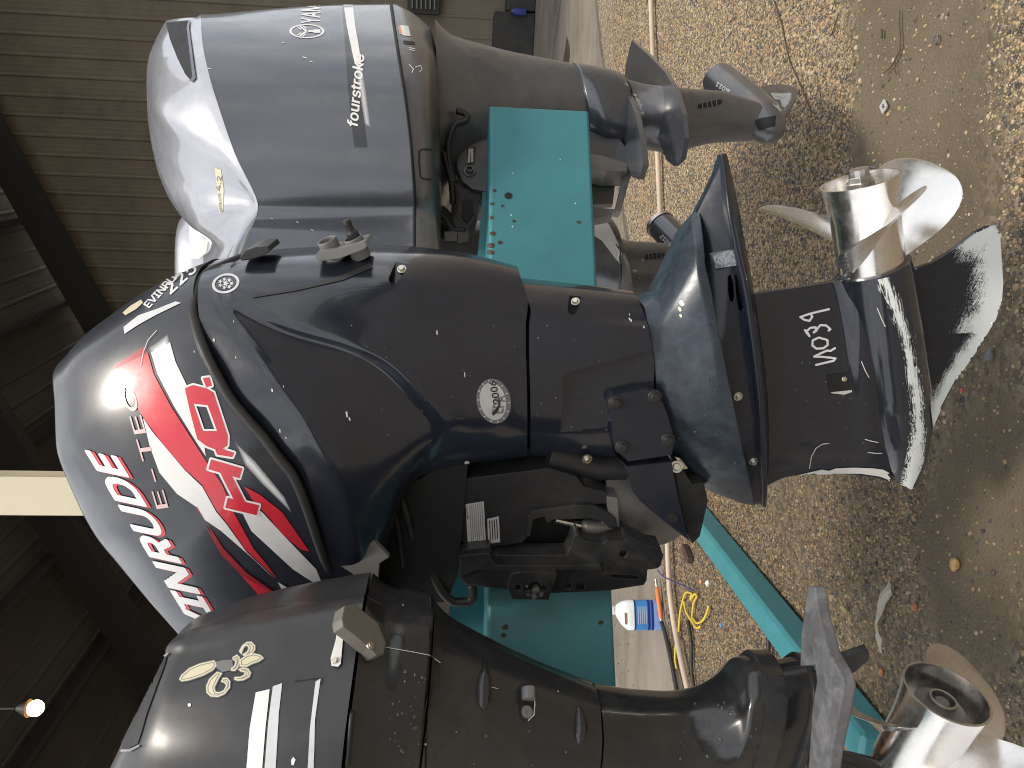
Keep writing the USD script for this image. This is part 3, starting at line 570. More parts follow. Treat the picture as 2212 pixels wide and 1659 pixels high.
# ports and latches at the after corner
def on(T, x, y):
    P, n = T.hit([(x, y)]); n = n[0] if n[0] @ (CC - P[0]) > 0 else -n[0]; return P[0], n
Pp, nP = on(TL, 735, 578)
up2 = unit(EF.A * 0.85 + EF.U * 0.05 + EF.N * 0.15)
fl = prism(EF, [(683, 552), (690, 541), (725, 538), (760, 528), (790, 520), (796, 528), (788, 536), (735, 556), (690, 562)], 0.02, 0.10, ref=0.09); 
port = UsdGeom.Xform.Define(stage, '/World/outboard_motor/flush_port')
obj('base', fl, 'grey_plastic', port, smooth=20)
for x, y, r in ((718, 527, .0165), (773, 522, .0165)):
    P = EF.at(x, y + 16, 0.06); obj('collar', lathe(P - up2 * 0.015, up2, [(0, r), (0.036, r), (0.037, r * .93), (0.036, r * .80), (0.010, r * .78), (0.010, 1e-4)], 28), 'grey_plastic', port, smooth=30)
P = EF.at(773, 530, 0.06); obj('plug', cat([lathe(P - up2 * 0.01, up2, [(0, .010), (0.035, .010), (0.037, .007), (0.045, .006), (0.050, .0075), (0.056, .006), (0.056, 1e-4)], 16)]), 'black_plastic', port, smooth=30)
lat = prism(EF, [(520, 553), (530, 541), (556, 532), (580, 531), (585, 541), (572, 551), (540, 560), (522, 562)], 0.0, 0.075, ref=0.07); obj('latch_hook', lat, 'black_plastic', E, smooth=20)
# front latch lever
lev = prism(EF, [(737, 1203), (777, 1199), (787, 1183), (807, 1168), (841, 1203), (820, 1217), (815, 1274), (735, 1222)], 0.150, 0.162, ref=0.162); obj('latch_lever', lev, 'grey_plastic', E, smooth=False)
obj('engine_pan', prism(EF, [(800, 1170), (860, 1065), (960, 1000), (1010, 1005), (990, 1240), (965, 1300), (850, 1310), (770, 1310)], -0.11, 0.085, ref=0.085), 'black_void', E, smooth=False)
obj('front_pan', prism(EF, [(690, 1180), (745, 1262), (840, 1278), (845, 1330), (700, 1340), (660, 1200)], -0.10, 0.11, ref=0.11), 'black_plastic', E, smooth=False)

# ------------------------------------------------------------------ adapter, plate, gearcase
ad = skin(EF, [
    [(1392, 665, .045), (1402, 715, .082), (1410, 760, .092), (1416, 810, .096), (1418, 880, .09), (1420, 930, .075), (1425, 972, .04)],
    [(1425, 640, .022), (1432, 697, .078), (1440, 760, .098), (1448, 828, .106), (1454, 895, .102), (1462, 945, .085), (1470, 990, .045)],
    [(1462, 540, .012), (1474, 610, .074), (1486, 690, .102), (1498, 782, .120), (1512, 875, .122), (1524, 975, .10), (1533, 1060, .045)],
    [(1492, 478, .010), (1501, 553, .076), (1512, 631, .102), (1532, 740, .126), (1554, 853, .130), (1577, 975, .108), (1600, 1086, .042)],
    [(1497, 470, .010), (1506, 553, .079), (1518, 631, .105), (1538, 740, .129), (1561, 853, .133), (1584, 975, .110), (1606, 1088, .044)],
    [(1511, 455, .010), (1522, 553, .079), (1537, 631, .105), (1556, 735, .129), (1580, 853, .133), (1605, 975, .110), (1630, 1092, .044)]], 1, 5, aft=0.002, front=0.012)
obj('adapter_housing', ad, 'faded_navy', E, smooth=24); TA = Target(ad, smooth=30)
web = skin(EF, [
    [(1506, 462, .012), (1518, 556, .040), (1534, 634, .066), (1554, 737, .092), (1578, 853, .098), (1603, 975, .08), (1627, 1088, .03)],
    [(1535, 400, .010), (1548, 480, .036), (1568, 590, .066), (1588, 705, .090), (1606, 853, .096), (1622, 980, .078), (1638, 1088, .03)],
    [(1560, 352, .010), (1572, 435, .036), (1590, 545, .060), (1610, 660, .078), (1630, 853, .092), (1642, 986, .075), (1648, 1088, .03)]], 4, 5, aft=0.002, front=0.01)
vents = [[(1573, 597), (1578, 593), (1584, 612), (1586, 640), (1583, 652), (1577, 650), (1573, 630)], [(1588, 592), (1595, 600), (1603, 634), (1607, 662), (1602, 672), (1596, 668), (1590, 630)]]
web = cut(web, *[rayprism(v, 1.0, 2.2) for v in vents])
obj('wing_web', web, 'navy_bevel', E, smooth=30)
plt = skin(EF, [
    [(1556, 345, .010), (1568, 429, .050), (1586, 540, .076), (1606, 631, .091), (1622, 740, .102), (1636, 853, .106), (1642, 986, .088), (1645, 1090, .03)],
    [(1560, 336, .010), (1574, 429, .054), (1595, 540, .080), (1616, 631, .094), (1632, 740, .104), (1646, 853, .108), (1650, 986, .089), (1648, 1093, .031)],
    [(1570, 334, .004), (1592, 429, .034), (1612, 540, .058), (1629, 631, .072), (1645, 740, .084), (1658, 853, .088), (1661, 986, .070), (1654, 1096, .02)]], 3, 6, aft=0.002, front=0.008)
obj('cavitation_plate', plt, 'navy_bevel', E, smooth=40); TP = Target(plt, smooth=40)
an = prism(EF, [(1541, 553), (1588, 543), (1592, 571), (1588, 574), (1546, 580)], 0.05, 0.074, ref=0.074)
mat('anode_look', {'g': ('geometry', {}), 'n': ('noise_texture', {'scale': 190.0, 'detail': 6.0, 'roughness': 0.7}), 'r': ('rgb_ramp', {'ramp': [(0.3, (0.10, 0.12, 0.14)), (0.6, (0.45, 0.50, 0.53))]}), 'b': ('bump', {'strength': 1.0, 'distance': 0.006}), 'p': ('principled_bsdf', {'roughness': 0.7, 'metallic': 0.3})}, [('g.position', 'n.vector'), ('n.fac', 'r.fac'), ('r.color', 'p.base_color'), ('n.fac', 'b.height'), ('b.normal', 'p.normal')])
obj('anode', an, 'anode_look', E, smooth=False)
leg = skin(EF, [
    [(1615, 640, .006), (1622, 700, .034), (1630, 800, .060), (1640, 900, .068), (1640, 990, .058), (1636, 1060, .012)],
    [(1642, 634, .006), (1650, 700, .030), (1656, 800, .050), (1660, 900, .056), (1662, 990, .046), (1662, 1047, .007)],
    [(1720, 622, .006), (1722, 690, .026), (1726, 790, .043), (1728, 890, .048), (1722, 980, .038), (1712, 1028, .006)],
    [(1803, 609, .008), (1815, 690, .028), (1822, 790, .045), (1830, 890, .050), (1830, 980, .040), (1815, 1024, .006)],
    [(1850, 600, .03), (1860, 690, .045), (1868, 790, .055), (1876, 890, .056), (1880, 985, .042), (1872, 1029, .008)],
    [(1900, 605, .03), (1905, 690, .04), (1910, 790, .045), (1915, 890, .045), (1920, 985, .036), (1925, 1042, .006)]], 5, 6, aft=0.0, front=0.0)
obj('gearcase_leg', leg, 'navy', E, smooth=50)
J = EF.at(1884, 590, 0); tp, tr = [], []
for x, y, r in ((1883, 575, 78), (1886, 590, 79), (1896, 660, 82), (1909, 750, 83), (1923, 850, 80), (1938, 930, 68), (1951, 990, 47), (1962, 1030, 26), (1968, 1050, 10), (1969, 1056, 2)):
    P = EF.at(x, y, 0); tp.append(P); tr.append(r * ((P - CC) @ CD) / FPX)
tor = tube(tp, tr, 40, 6); obj('torpedo', tor, 'navy', E, smooth=50)
skp = [(1940, 610), (1983, 580), (2012, 570), (2060, 541), (2110, 502), (2138, 489), (2150, 488), (2159, 505), (2164, 560), (2167, 615), (2163, 650), (2150, 690), (2112, 753), (2066, 820), (2032, 884), (2012, 930), (2000, 965), (1950, 1000)]
ske = prism(EF, skp, -0.006, 0.006, ref=0.006)
sk_in = prism(EF, [(1950, 640), (1992, 615), (2030, 615), (2060, 640), (2060, 720), (2020, 820), (1998, 900), (1960, 960)], -0.011, 0.011, ref=0.011)
obj('skeg', ske, 'navy_bevel', E, smooth=False)
TG = Target(leg, tor, ske, smooth=50)
# worn white paint, scratched by the ground
scratch('wear_skeg', (0.70, 0.74, 0.72), [((0.2, 0.5, 0.3), (26, 300, 900)), ((0.9, 0.2, -0.4), (40, 900, 300)), ((0.1, -0.5, 0.8), (60, 600, 500))], 0.57)
scratch('wear_streak', (0.72, 0.76, 0.74), [((0.0, -0.32, -0.33), (12, 320, 520)), ((0.1, -0.45, -0.2), (20, 420, 420))], 0.565)
so = sg.LineString([(2110, 502), (2138, 489), (2150, 488), (2159, 505), (2164, 560), (2167, 615), (2163, 650), (2150, 690), (2112, 753), (2066, 820), (2032, 884), (2012, 930)])
decal('worn_paint', [(2010, 575), (2060, 541), (2110, 502), (2138, 489), (2150, 488), (2159, 505), (2166, 610), (2163, 650), (2150, 690), (2112, 753), (2066, 820), (2030, 888), (2014, 925), (2005, 850), (2010, 700)], TG, 'wear_skeg', E, off=0.0016, size=10, wear=lambda x, y: 1.12 - so.distance(sg.Point(x, y)) / (95 if y < 720 else 48))
sk_ = sg.LineString([(1905, 600), (1935, 660), (1962, 760), (1980, 860), (1984, 940), (1976, 1000), (1966, 1050)])
decal('worn_paint', [(1890, 605), (1955, 588), (1975, 700), (1994, 820), (2003, 920), (1994, 1000), (1970, 1054), (1940, 1044), (1958, 980), (1955, 900), (1930, 800), (1905, 700)], TG, 'wear_streak', E, off=0.0016, size=9, wear=lambda x, y: .86 - sk_.distance(sg.Point(x, y)) / 34 + .3 * max(0, (y - 900) / 150))
for q in ([(1868, 948), (1882, 952), (1896, 955)], [(1874, 976), (1890, 978), (1904, 978)], [(1748, 1010), (1752, 985), (1762, 967), (1776, 958), (1790, 957)], [(1860, 780), (1868, 800), (1876, 815)], [(1895, 665), (1905, 690), (1912, 705)]): decal('scratch', stroke(q, 1.5), TG, 'chip_white', E, off=0.0018, size=6)
decal('white_leading_edge', [(1698, 1038), (1700, 1030), (1728, 1024), (1775, 1013), (1790, 1016), (1806, 1010), (1845, 1009), (1880, 1010), (1906, 1013), (1920, 1020), (1938, 1042), (1958, 1046), (1970, 1038), (1972, 1054), (1962, 1058), (1940, 1054), (1916, 1034), (1900, 1028), (1860, 1022), (1800, 1022), (1740, 1030)], TG, 'chip_white', E, off=0.0015)
# chalk marks M039
for s_ in ([(1762, 788), (1800, 779), (1804, 774), (1782, 771), (1758, 770), (1772, 763), (1786, 757), (1793, 758), (1801, 753), (1803, 752)],
           [(1778, 732), (1768, 729), (1755, 735), (1754, 746), (1763, 753), (1778, 752), (1787, 745), (1787, 735), (1780, 732)],
           [(1738, 713), (1742, 716), (1748, 726), (1740, 717), (1750, 708), (1761, 707), (1763, 714), (1757, 718), (1772, 702), (1784, 703), (1793, 711), (1789, 714)],
           [(1790, 668), (1760, 675), (1745, 679), (1728, 685), (1737, 691), (1748, 693), (1754, 684), (1750, 678)]):
    decal('chalk_mark', stroke(s_, 4.6), TG, 'chalk', E, off=0.0014, size=8)
decal('trim_tab_plate', [(1784, 810), (1838, 804), (1840, 842), (1792, 847)], TG, 'black_void', E, off=0.0015); Pq, nq = on(TG, 1823, 818); obj('screw', hexbolt(Pq + nq * 0.001, nq, 0.005, 0.003, False), 'zinc', E, smooth=False)
decal('trim_tab_edge', [(1793, 847), (1840, 842), (1840, 846), (1824, 852), (1796, 849)], TG, 'silver_print', E, off=0.0014)
for x, y in ((1594, 856), (1627, 996)):
    Pq, nq = on(Target(web, ad, plt), x, y); obj('bolt', hexbolt(Pq, nq, 0.006, 0.007), 'steel_satin', E, smooth=False)

# ------------------------------------------------------------------ propeller
def propeller(parent, J, ax, up, hub_len, r0, r1, R, cols, phases, hand=1, pitch=0.44, inside=True, mat_='steel', chord=1.0, rake=0.50):
    prop = UsdGeom.Xform.Define(stage, str(parent.GetPath()) + '/propeller'); ax = unit(ax); up = unit(up - ax * (up @ ax)); sd = np.cross(ax, up)
    w = 0.0035
    prof = [(0, r0 * .6), (0, r0), (hub_len * .3, r0 * 1.0), (hub_len * .62, r0 * 1.0), (hub_len * .85, (r0 + r1) / 2), (hub_len * .97, r1), (hub_len, r1 * 1.01), (hub_len, r1 - w), (hub_len * .85, (r0 + r1) / 2 - w), (hub_len * .6, r0 - w), (hub_len * .45, r0 - w), (hub_len * .45, 1e-4)]
    obj('hub', lathe(J, ax, prof, 72), mat_, prop, smooth=35)
    for ph in phases:
        nr, nc = 15, 19; G = np.zeros((2, nr, nc, 3))
        for i in range(nr):
            q = 1 - (1 - i / (nr - 1)) ** 2; r = r0 * 0.93 + (R - r0 * 0.93) * q
            wid = chord * (0.72 - 0.14 * q) * math.sqrt(max(1 - max(0, (q - 0.25) / 0.75) ** 2.8, 0.0))
            for j in range(nc):
                u = j / (nc - 1) * 2 - 1; c = u * wid - 0.1
                a = hub_len * 0.46 + hand * 0 + pitch * c / (2 * math.pi) + rake * (r - r0) + 0.006 * (u + 1) ** 2 * q * wid / 0.7
                an = ph + hand * c; d = math.cos(an) * up + math.sin(an) * sd
                th = (0.0075 * (1 - q) + 0.0012) * max(1 - abs(u) ** 2.5, 0.0) + 0.0006
                tn = unit(np.cross(d, ax) * 0 + ax * math.cos(math.atan2(pitch / (2 * math.pi), r)) - hand * np.cross(ax, d) * math.sin(math.atan2(pitch / (2 * math.pi), r)))
                P = J + ax * a + d * r
                G[0, i, j], G[1, i, j] = P + tn * th * .5, P - tn * th * .5
        obj('blade', shell(G[0], G[1]), mat_, prop, smooth=50)
    return prop, sd
mouth = EF.at(1860, 388, 0); hl = (mouth - J) @ EF.A
prop, sd = propeller(E, J, EF.A, EF.U, hl, 0.0585, 0.0665, 0.183, None, [-0.7, -0.7 + 2.094, -0.7 - 2.094], hand=1)
obj('shaft', cat([lathe(J + EF.A * hl * .42, EF.A, [(0, 1e-4), (0, .016), (hl * .50, .016), (hl * .50, .0125), (hl * .60, .0125), (hl * .61, .010), (hl * .61, 1e-4)], 20)]), 'steel_satin', prop, smooth=30)
obj('nut', cat([lathe(J + EF.A * hl * .93, EF.A, [(0, 1e-4), (0, .026), (.010, .026), (.010, .021), (.020, .020), (.020, 1e-4)], 6), lathe(J + EF.A * (hl * .93 + .02), EF.A, [(0, 1e-4), (0, .017), (.012, .017), (.012, 1e-4)], 12)]), 'steel_satin', prop, smooth=20)
cp = J + EF.A * (hl * .93 + 0.03); obj('cotter_pin', tube([cp + EF.U * -0.02 + sd * .02, cp + EF.U * -.012, cp + EF.U * 0.018, cp + EF.U * .022 + EF.A * .012 + sd * 0.01], 0.0016, 6, 3), 'dull_metal', prop)

# ------------------------------------------------------------------ bracket group
def lop0(x, y, r): return sg.Polygon([(x + r * (.6 + .6 * rng.random()) * math.cos(t), y + r * (.6 + .6 * rng.random()) * math.sin(t)) for t in np.linspace(0, 6.28, 11)[:-1]]).buffer(0)
def zp(*pts): return [(932.6 + .2976 * a, 932.6 + .2976 * b) for a, b in pts]
SB = UsdGeom.Xform.Define(stage, '/World/outboard_motor/swivel_bracket'); CB = UsdGeom.Xform.Define(stage, '/World/outboard_motor/clamp_bracket')
sw_ = prism(EF, zp((60, 600), (100, 480), (130, 400), (210, 345), (850, 265), (1050, 325), (1110, 400), (1270, 440), (1280, 520), (1000, 540), (745, 575), (705, 620), (690, 770), (660, 805), (500, 830), (255, 856), (205, 765), (110, 745)), -0.11, 0.080, ref=0.08)
obj('housing', sw_, 'black_plastic', SB, smooth=False)
obj('tilt_arm', prism(EF, zp((700, 620), (740, 572), (1050, 530), (1180, 535), (1290, 590), (1335, 630), (1350, 690), (1290, 700), (1240, 655), (1150, 630), (870, 640), (860, 660), (832, 655), (820, 615), (735, 640), (715, 760), (690, 760)), 0.066, 0.088, ref=0.088), 'black_casting', SB, smooth=False)
obj('tilt_tube', tube([EF.at(*p) for p in ((1185, 985, .05), (1290, 1010, .05), (1350, 1010, .05))], 0.024, 18, 1), 'black_plastic', SB, smooth=40)
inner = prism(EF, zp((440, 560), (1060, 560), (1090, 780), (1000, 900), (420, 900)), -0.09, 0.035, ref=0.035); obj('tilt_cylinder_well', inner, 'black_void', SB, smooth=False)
obj('trim_rod', tube([EF.at(932.6 + .2976 * a, 932.6 + .2976 * b, .062) for a, b in ((900, 640), (1125, 690))], 0.0068, 14, 1), 'steel', SB, smooth=True)
obj('trim_ram', lathe(EF.at(932.6 + .2976 * 1080, 932.6 + .2976 * 690, .062), EF.at(1310, 1138, .058) - EF.at(932.6 + .2976 * 1080, 932.6 + .2976 * 690, .062), [(0, 1e-4), (0, .0095), (.008, .015), (.022, .0155), (.03, .0145), (.062, .008), (.062, 1e-4)], 22), 'dull_metal', SB, smooth=30)
obj('lower_lug', prism(EF, zp((1270, 470), (1350, 480), (1360, 690), (1290, 700), (1230, 660), (1280, 600)), 0.03, 0.085, ref=0.085), 'dull_metal', SB, smooth=False)
cbp = zp((195, 900), (250, 850), (420, 832), (452, 897), (980, 895), (1008, 835), (1030, 765), (1060, 738), (1100, 790), (1240, 812), (1280, 790), (1400, 790), (1400, 725), (1500, 790), (1580, 830), (1662, 842), (1680, 900), (1662, 972), (1638, 992), (1565, 1002), (1560, 1080), (1538, 1112), (1300, 1150), (1100, 1162), (870, 1170), (560, 1145), (250, 1112), (205, 1062))
cbm = prism(EF, cbp, 0.062, 0.105, ref=0.105)
slot = prism(EF, zp((1298, 1040), (1320, 1035), (1475, 1044), (1508, 1056), (1508, 1070), (1480, 1072), (1320, 1064), (1298, 1056)), 0.0, 0.2, ref=0.105)
holes = [prism(EF, [(932.6 + .2976 * x + r * math.cos(t), 932.6 + .2976 * y + r * math.sin(t)) for t in np.linspace(0, 6.28, 14)[:-1]], 0.09, 0.2, ref=0.105) for x, y, r in ((990, 1120, 7), (1080, 1125, 9), (1390, 886, 8))]
obj('plate', cut(cbm, slot, *holes), 'black_casting', CB, smooth=False)
obj('plate', EFm := trimesh.Trimesh(EF.mirror(cbm.vertices), cbm.faces[:, ::-1], process=False), 'black_casting', CB, smooth=False)
obj('rim', prism(EF, zp((205, 900), (420, 880), (470, 968), (1050, 972), (1230, 960), (1235, 1005), (460, 1010), (330, 1000), (210, 1050)), 0.10, 0.112, ref=0.112), 'black_casting', CB, smooth=False)
ear = prism(EF, zp((590, 1030), (640, 1018), (890, 1020), (912, 1035), (870, 1150), (850, 1220), (580, 1215), (550, 1140)), 0.10, 0.128, ref=0.128)
hl_ = [prism(EF, [(932.6 + .2976 * x + r * math.cos(t), 932.6 + .2976 * y + r * math.sin(t)) for t in np.linspace(0, 6.28, 14)[:-1]], 0.11, 0.2, ref=0.128) for x, y, r in ((628, 1132, 7), (752, 1130, 13), (810, 1138, 7), (690, 1138, 6))]
obj('mounting_ear', cut(ear, *hl_), 'black_casting', CB, smooth=False)
obj('mounting_bolt', cat([lathe(EF.at(932.6 + .2976 * 752, 932.6 + .2976 * 1130, .112), EF.N, [(0, 1e-4), (0, .0085), (.014, .0085), (.014, 1e-4)], 18)]), 'dull_metal', CB, smooth=30)
for a, b, c in ((700, 1180, 5), (740, 1195, 9), (795, 1180, 7), (690, 1120, 4)): decal('salt_crust', lop0(932.6 + .2976 * a, 932.6 + .2976 * b, c * .8), Target(ear, smooth=False), 'dull_metal', CB, off=0.001, size=5)
0 and obj('cross_tube', tube([EF.at(1004, 1040, .10), EF.at(1004, 1040, -.10)], 0.02, 18, 1), 'black_casting', CB, smooth=40)
# lower yoke and its covers
bcp = [(1474.6 - 737.3 + x / 3, 553 + y / 3) for x, y in ((1738, 935), (1765, 905), (1960, 862), (2035, 872), (2062, 905), (2110, 1010), (2160, 1190), (2140, 1290), (1860, 1332), (1775, 1250), (1745, 1010))]
bcv = prism(EF, bcp, 0.085, 0.118, ref=0.118); obj('mount_cover', bcv, 'navy_bevel', E, smooth=False)
for x, y in ((1775, 948), (2030, 910), (1818, 1235), (2115, 1190)):
    P = EF.at(737.3 + x / 3, 553 + y / 3, .118); obj('cover_bolt', cat([lathe(P, EF.N, [(0, 1e-4), (0, .0135), (.003, .0125), (.003, .008), (.008, .0078), (.008, 1e-4)], 20)]), 'black_plastic', E, smooth=30)
obj('lower_yoke', prism(EF, zp((1335, 180), (1422, 252), (1740, 218), (1752, 285), (1800, 520), (1850, 740), (1880, 800), (1690, 655), (1510, 500), (1455, 425), (1405, 255)), 0.072, 0.108, ref=0.108), 'navy_bevel', E, smooth=False)
obj('yoke_block', prism(EF, zp((1752, 205), (1800, 240), (1890, 380), (1975, 370), (2005, 500), (1945, 760), (1892, 812), (1850, 740), (1800, 520)), 0.02, 0.082, ref=0.082), 'black_casting', E, smooth=False)
for a, b in ((1572, 540), (1748, 622)): decal('yoke_hole', [(932.6 + .2976 * (a + 38 * math.cos(t) + 12 * math.sin(t)), 932.6 + .2976 * (b + 38 * math.sin(t))) for t in np.linspace(0, 6.28, 16)[:-1]], Target(prism(EF, zp((1335, 180), (1740, 218), (1880, 800), (1690, 655), (1510, 500), (1405, 255)), 0.072, 0.1082, ref=0.1082), smooth=False), 'hole', E)
P = EF.at(932.6 + .2976 * 1775, 932.6 + .2976 * 255, .09); obj('bolt', hexbolt(P, EF.N + EF.A * .5, .008, .01), 'zinc', E, smooth=False)
P = EF.at(1268, 991, .072); obj('bolt', hexbolt(P, EF.N - EF.A * .3, .007, .008), 'zinc', E, smooth=False)
obj('driveshaft_housing', skin(EF, [[(1310, 1000, .03), (1310, 1070, .05), (1310, 1170, .03)], [(1400, 1020, .03), (1405, 1090, .05), (1410, 1180, .03)], [(1500, 1040, .02), (1500, 1090, .03), (1490, 1140, .02)]], 3, 4), 'dull_metal', E)
# identification stickers on the swivel housing
TS = Target(sw_, smooth=False)
stk = [zp((246, 525), (378, 503), (393, 815), (262, 836))[k] for k in range(4)]; decal('rating_sticker', stk, TS, 'silver_print', SB, off=0.0008)
for k in range(7):
    f = 0.22 + k * 0.11; a = np.array(stk); l0, l1 = a[0] * (1 - f) + a[1] * f, a[3] * (1 - f) + a[2] * f; decal('print_line', stroke([l0 * .96 + l1 * .04, l0 * (.1 + .05 * (k % 3)) + l1 * (.9 - .05 * (k % 3))], 1.3), TS, 'grey_print', SB, off=0.0011, size=20)
decal('print_title', text_shape('BRP US Inc.', *(np.array(stk[0]) * .66 + np.array(stk[3]) * .34 + [5.2, 0]), np.array([-.5, -3.3]) * 1.0, np.array([-3.2, .3])), TS, 'dark_print', SB, off=0.0012, size=10)
st2 = zp((402, 632), (486, 612), (497, 800), (410, 812)); decal('serial_sticker', st2, TS, 'silver_print', SB, off=0.0008)
for k in range(4):
    f = 0.2 + k * 0.2; a = np.array(st2); l0, l1 = a[0] * (1 - f) + a[1] * f, a[3] * (1 - f) + a[2] * f; decal('print_line', stroke([l0 * .9 + l1 * .1, l0 * .15 + l1 * .85], 2.0), TS, 'dark_print', SB, off=0.0011, size=20)
# hose and cable at the front
hz_ = [(905, 1160, .06), (924, 1206, .07), (938, 1245, .08), (958, 1282, .085), (985, 1301, .085), (1012, 1300, .085), (1022, 1286, .085), (1018, 1262, .085)]
obj('rigging_hose', tube([EF.at(*p) for p in hz_], .0088, 12, 6), 'rubber', E, smooth=True)
for p in ([(860, 1060, .09), (880, 1120, .09), (900, 1190, .07), (915, 1260, .05), (930, 1330, .03)], [(845, 1080, .09), (860, 1150, .09), (870, 1220, .08), (880, 1300, .06)]): obj('rigging_cable', tube([EF.at(*q) for q in p], .006, 8, 6), 'black_plastic', E, smooth=True)
# ================================================================== grey outboard on the right, hung on the beam
def ringloft(rows, n=3.0, m=48, nu=5, back=None, deep=1.0):
    """closed body from upright sections: rows of (x at the right edge, x at the left edge, y right, y left, distance of its middle, half depth[, exponent])."""
    R = []
    for row in rows:
        xr, xl, yr, yl, Yc, dp = row[:6]; e = row[6] if len(row) > 6 else n; q = []
        for k in range(m):
            t = 2 * math.pi * k / m; c, s_ = math.cos(t), math.sin(t); u = math.copysign(abs(c) ** (2 / e), c); w = math.copysign(abs(s_) ** (2 / e), s_)
            y = (yr + yl) / 2 - (yl - yr) / 2 * u; P = onY((xr + xl) / 2 - (xl - xr) / 2 * u, y, Yc) ; q.append(P - np.array([0.0, 1.0, 0]) * dp * w)
        R.append(q)
    G = np.array(R); G = resample(np.concatenate([G, G[:, :1]], 1), nu, 1)[:, :-1]
    r, c, _ = G.shape; idx = np.arange(r * c).reshape(r, c); f = []
    for i in range(r - 1):
        a, b, d, e = idx[i], np.roll(idx[i], -1), np.roll(idx[i + 1], -1), idx[i + 1]; f += np.stack([a, b, d], 1).tolist() + np.stack([a, d, e], 1).tolist()
    v = np.vstack([G.reshape(-1, 3), G[0].mean(0), G[-1].mean(0)]); k = r * c
    f += [[idx[0, (j + 1) % c], idx[0, j], k] for j in range(c)] + [[idx[-1, j], idx[-1, (j + 1) % c], k + 1] for j in range(c)]
    return solid(v, f)
def backed(rows, nu=5, nv=5, mid=2.32, dirr=(0.34, 0.94, 0.0)):
    """near surface through (x, y, distance) points, closed by a far twin behind it."""
    P = np.array([[onY(*p) for p in r] for r in rows]); G = resample(P, nu, nv); k = np.maximum(2 * (mid - G[..., 1:2]), 0.03)
    return shell(G, G + k * np.array(dirr))

Gm = thing('outboard_motor', 'grey four stroke outboard motor with pale silver cap at the end of the teal beam', 'outboard motor', onY(1500, 230, 2.2) * [1, 1, 0] + [0, 0, 0.3], 'outboard motors on the rack')
ycol = [10, 38, 120, 220, 330, 441, 500, 560, 650]
dcol = [2.15, 2.03, 1.86, 1.79, 1.775, 1.80, 1.90, 2.02, 2.25]
xs_seam = np.interp(ycol, [8, 60, 150, 250, 350, 417, 700], [842, 850, 863, 878, 888, 893, 893])
xs_sh = np.interp(ycol, [10, 38, 77, 133, 217, 317, 390, 443, 490, 537, 650], [434, 433, 434, 443, 467, 500, 533, 557, 545, 520, 480])
def side_row(f, dx=0, ddep=0.0):
    yr = [np.interp(f, [0, .3, .6, .85, 1.0], [8, 10, 18, 30, 36]), 40] + ycol[2:]
    return [(xs_seam[k] * (1 - f) + xs_sh[k] * f + dx, yr[k], dcol[k] + ddep + 0.03 * f) for k in range(9)]
side = backed([side_row(f) for f in (0, .08, .3, .6, .85, .97, 1.0)], 4, 5)
cap = backed([
    side_row(1.0, dx=1, ddep=-0.001),
    [(415, 38, 2.05), (421, 46, 2.035), (430, 120, 1.90), (440, 205, 1.835), (492, 332, 1.81), (553, 440, 1.832), (527, 484, 1.90), (504, 532, 1.99), (470, 600, 2.2)],
    [(392, 39, 2.09), (380, 49, 2.08), (345, 117, 2.03), (342, 222, 1.95), (442, 333, 1.865), (542, 435, 1.85), (495, 470, 1.93), (486, 528, 2.02), (450, 590, 2.2)],
    [(372, 42, 2.14), (364, 55, 2.14), (326, 121, 2.12), (324, 228, 2.06), (372, 342, 2.00), (435, 428, 1.96), (430, 482, 2.02), (464, 526, 2.08), (440, 570, 2.22)],
    [(360, 44, 2.22), (350, 60, 2.22), (318, 140, 2.20), (318, 235, 2.18), (333, 340, 2.16), (366, 430, 2.14), (408, 486, 2.15), (452, 524, 2.18), (440, 550, 2.26)]], 6, 5)
obj('cowl', side, 'grey_metal', Gm, smooth=45); obj('cowl_cap', cap, 'silver_metal', Gm, smooth=28); TY = Target(side, cap)
decal('air_intake', [(360, 50), (408, 45), (405, 62), (412, 120), (418, 168), (412, 173), (402, 162), (385, 128), (368, 85)], TY, 'black_void', Gm, off=0.002)
decal('air_intake_lip', [(408, 45), (412, 46), (410, 62), (418, 120), (425, 170), (418, 178), (411, 175), (418, 168), (412, 120), (405, 62)], TY, 'grey_metal', Gm, off=0.003)
pan = backed([side_row(0, dx=4, ddep=0.006),
    [(866, 14, 2.13), (876, 42, 2.02), (893, 120, 1.87), (904, 220, 1.80), (913, 330, 1.785), (919, 441, 1.81), (920, 500, 1.91), (920, 560, 2.03), (920, 650, 2.26)],
    [(897, 32, 2.12), (906, 54, 2.04), (918, 125, 1.90), (927, 220, 1.83), (933, 330, 1.81), (938, 441, 1.83), (939, 500, 1.93), (939, 560, 2.05), (939, 640, 2.26)],
    [(930, 62, 2.12), (936, 85, 2.06), (942, 140, 1.98), (948, 220, 1.93), (950, 330, 1.91), (952, 441, 1.93), (952, 500, 2.0), (952, 560, 2.1), (952, 620, 2.26)]], 5, 5)
obj('lower_pan', pan, 'grey_metal_low', Gm, smooth=40)
obj('cowl_seam', tube([onY(a[0] + 2, a[1], a[2] + 0.004) for a in side_row(0)][:8], 0.0045, 8, 6), 'black_void', Gm, smooth=True)
mid_ = ringloft([(942, 955, 70, 500, 2.22, 0.22), (975, 985, 96, 400, 2.22, 0.19, 2.6), (1030, 1035, 109, 352, 2.22, 0.165, 2.4), (1100, 1102, 125, 335, 2.22, 0.15, 2.3), (1190, 1192, 143, 325, 2.22, 0.145, 2.3), (1262, 1268, 157, 318, 2.22, 0.14, 2.3)], m=56, nu=6)
obj('midsection', mid_, 'grey_metal_low', Gm, smooth=50)
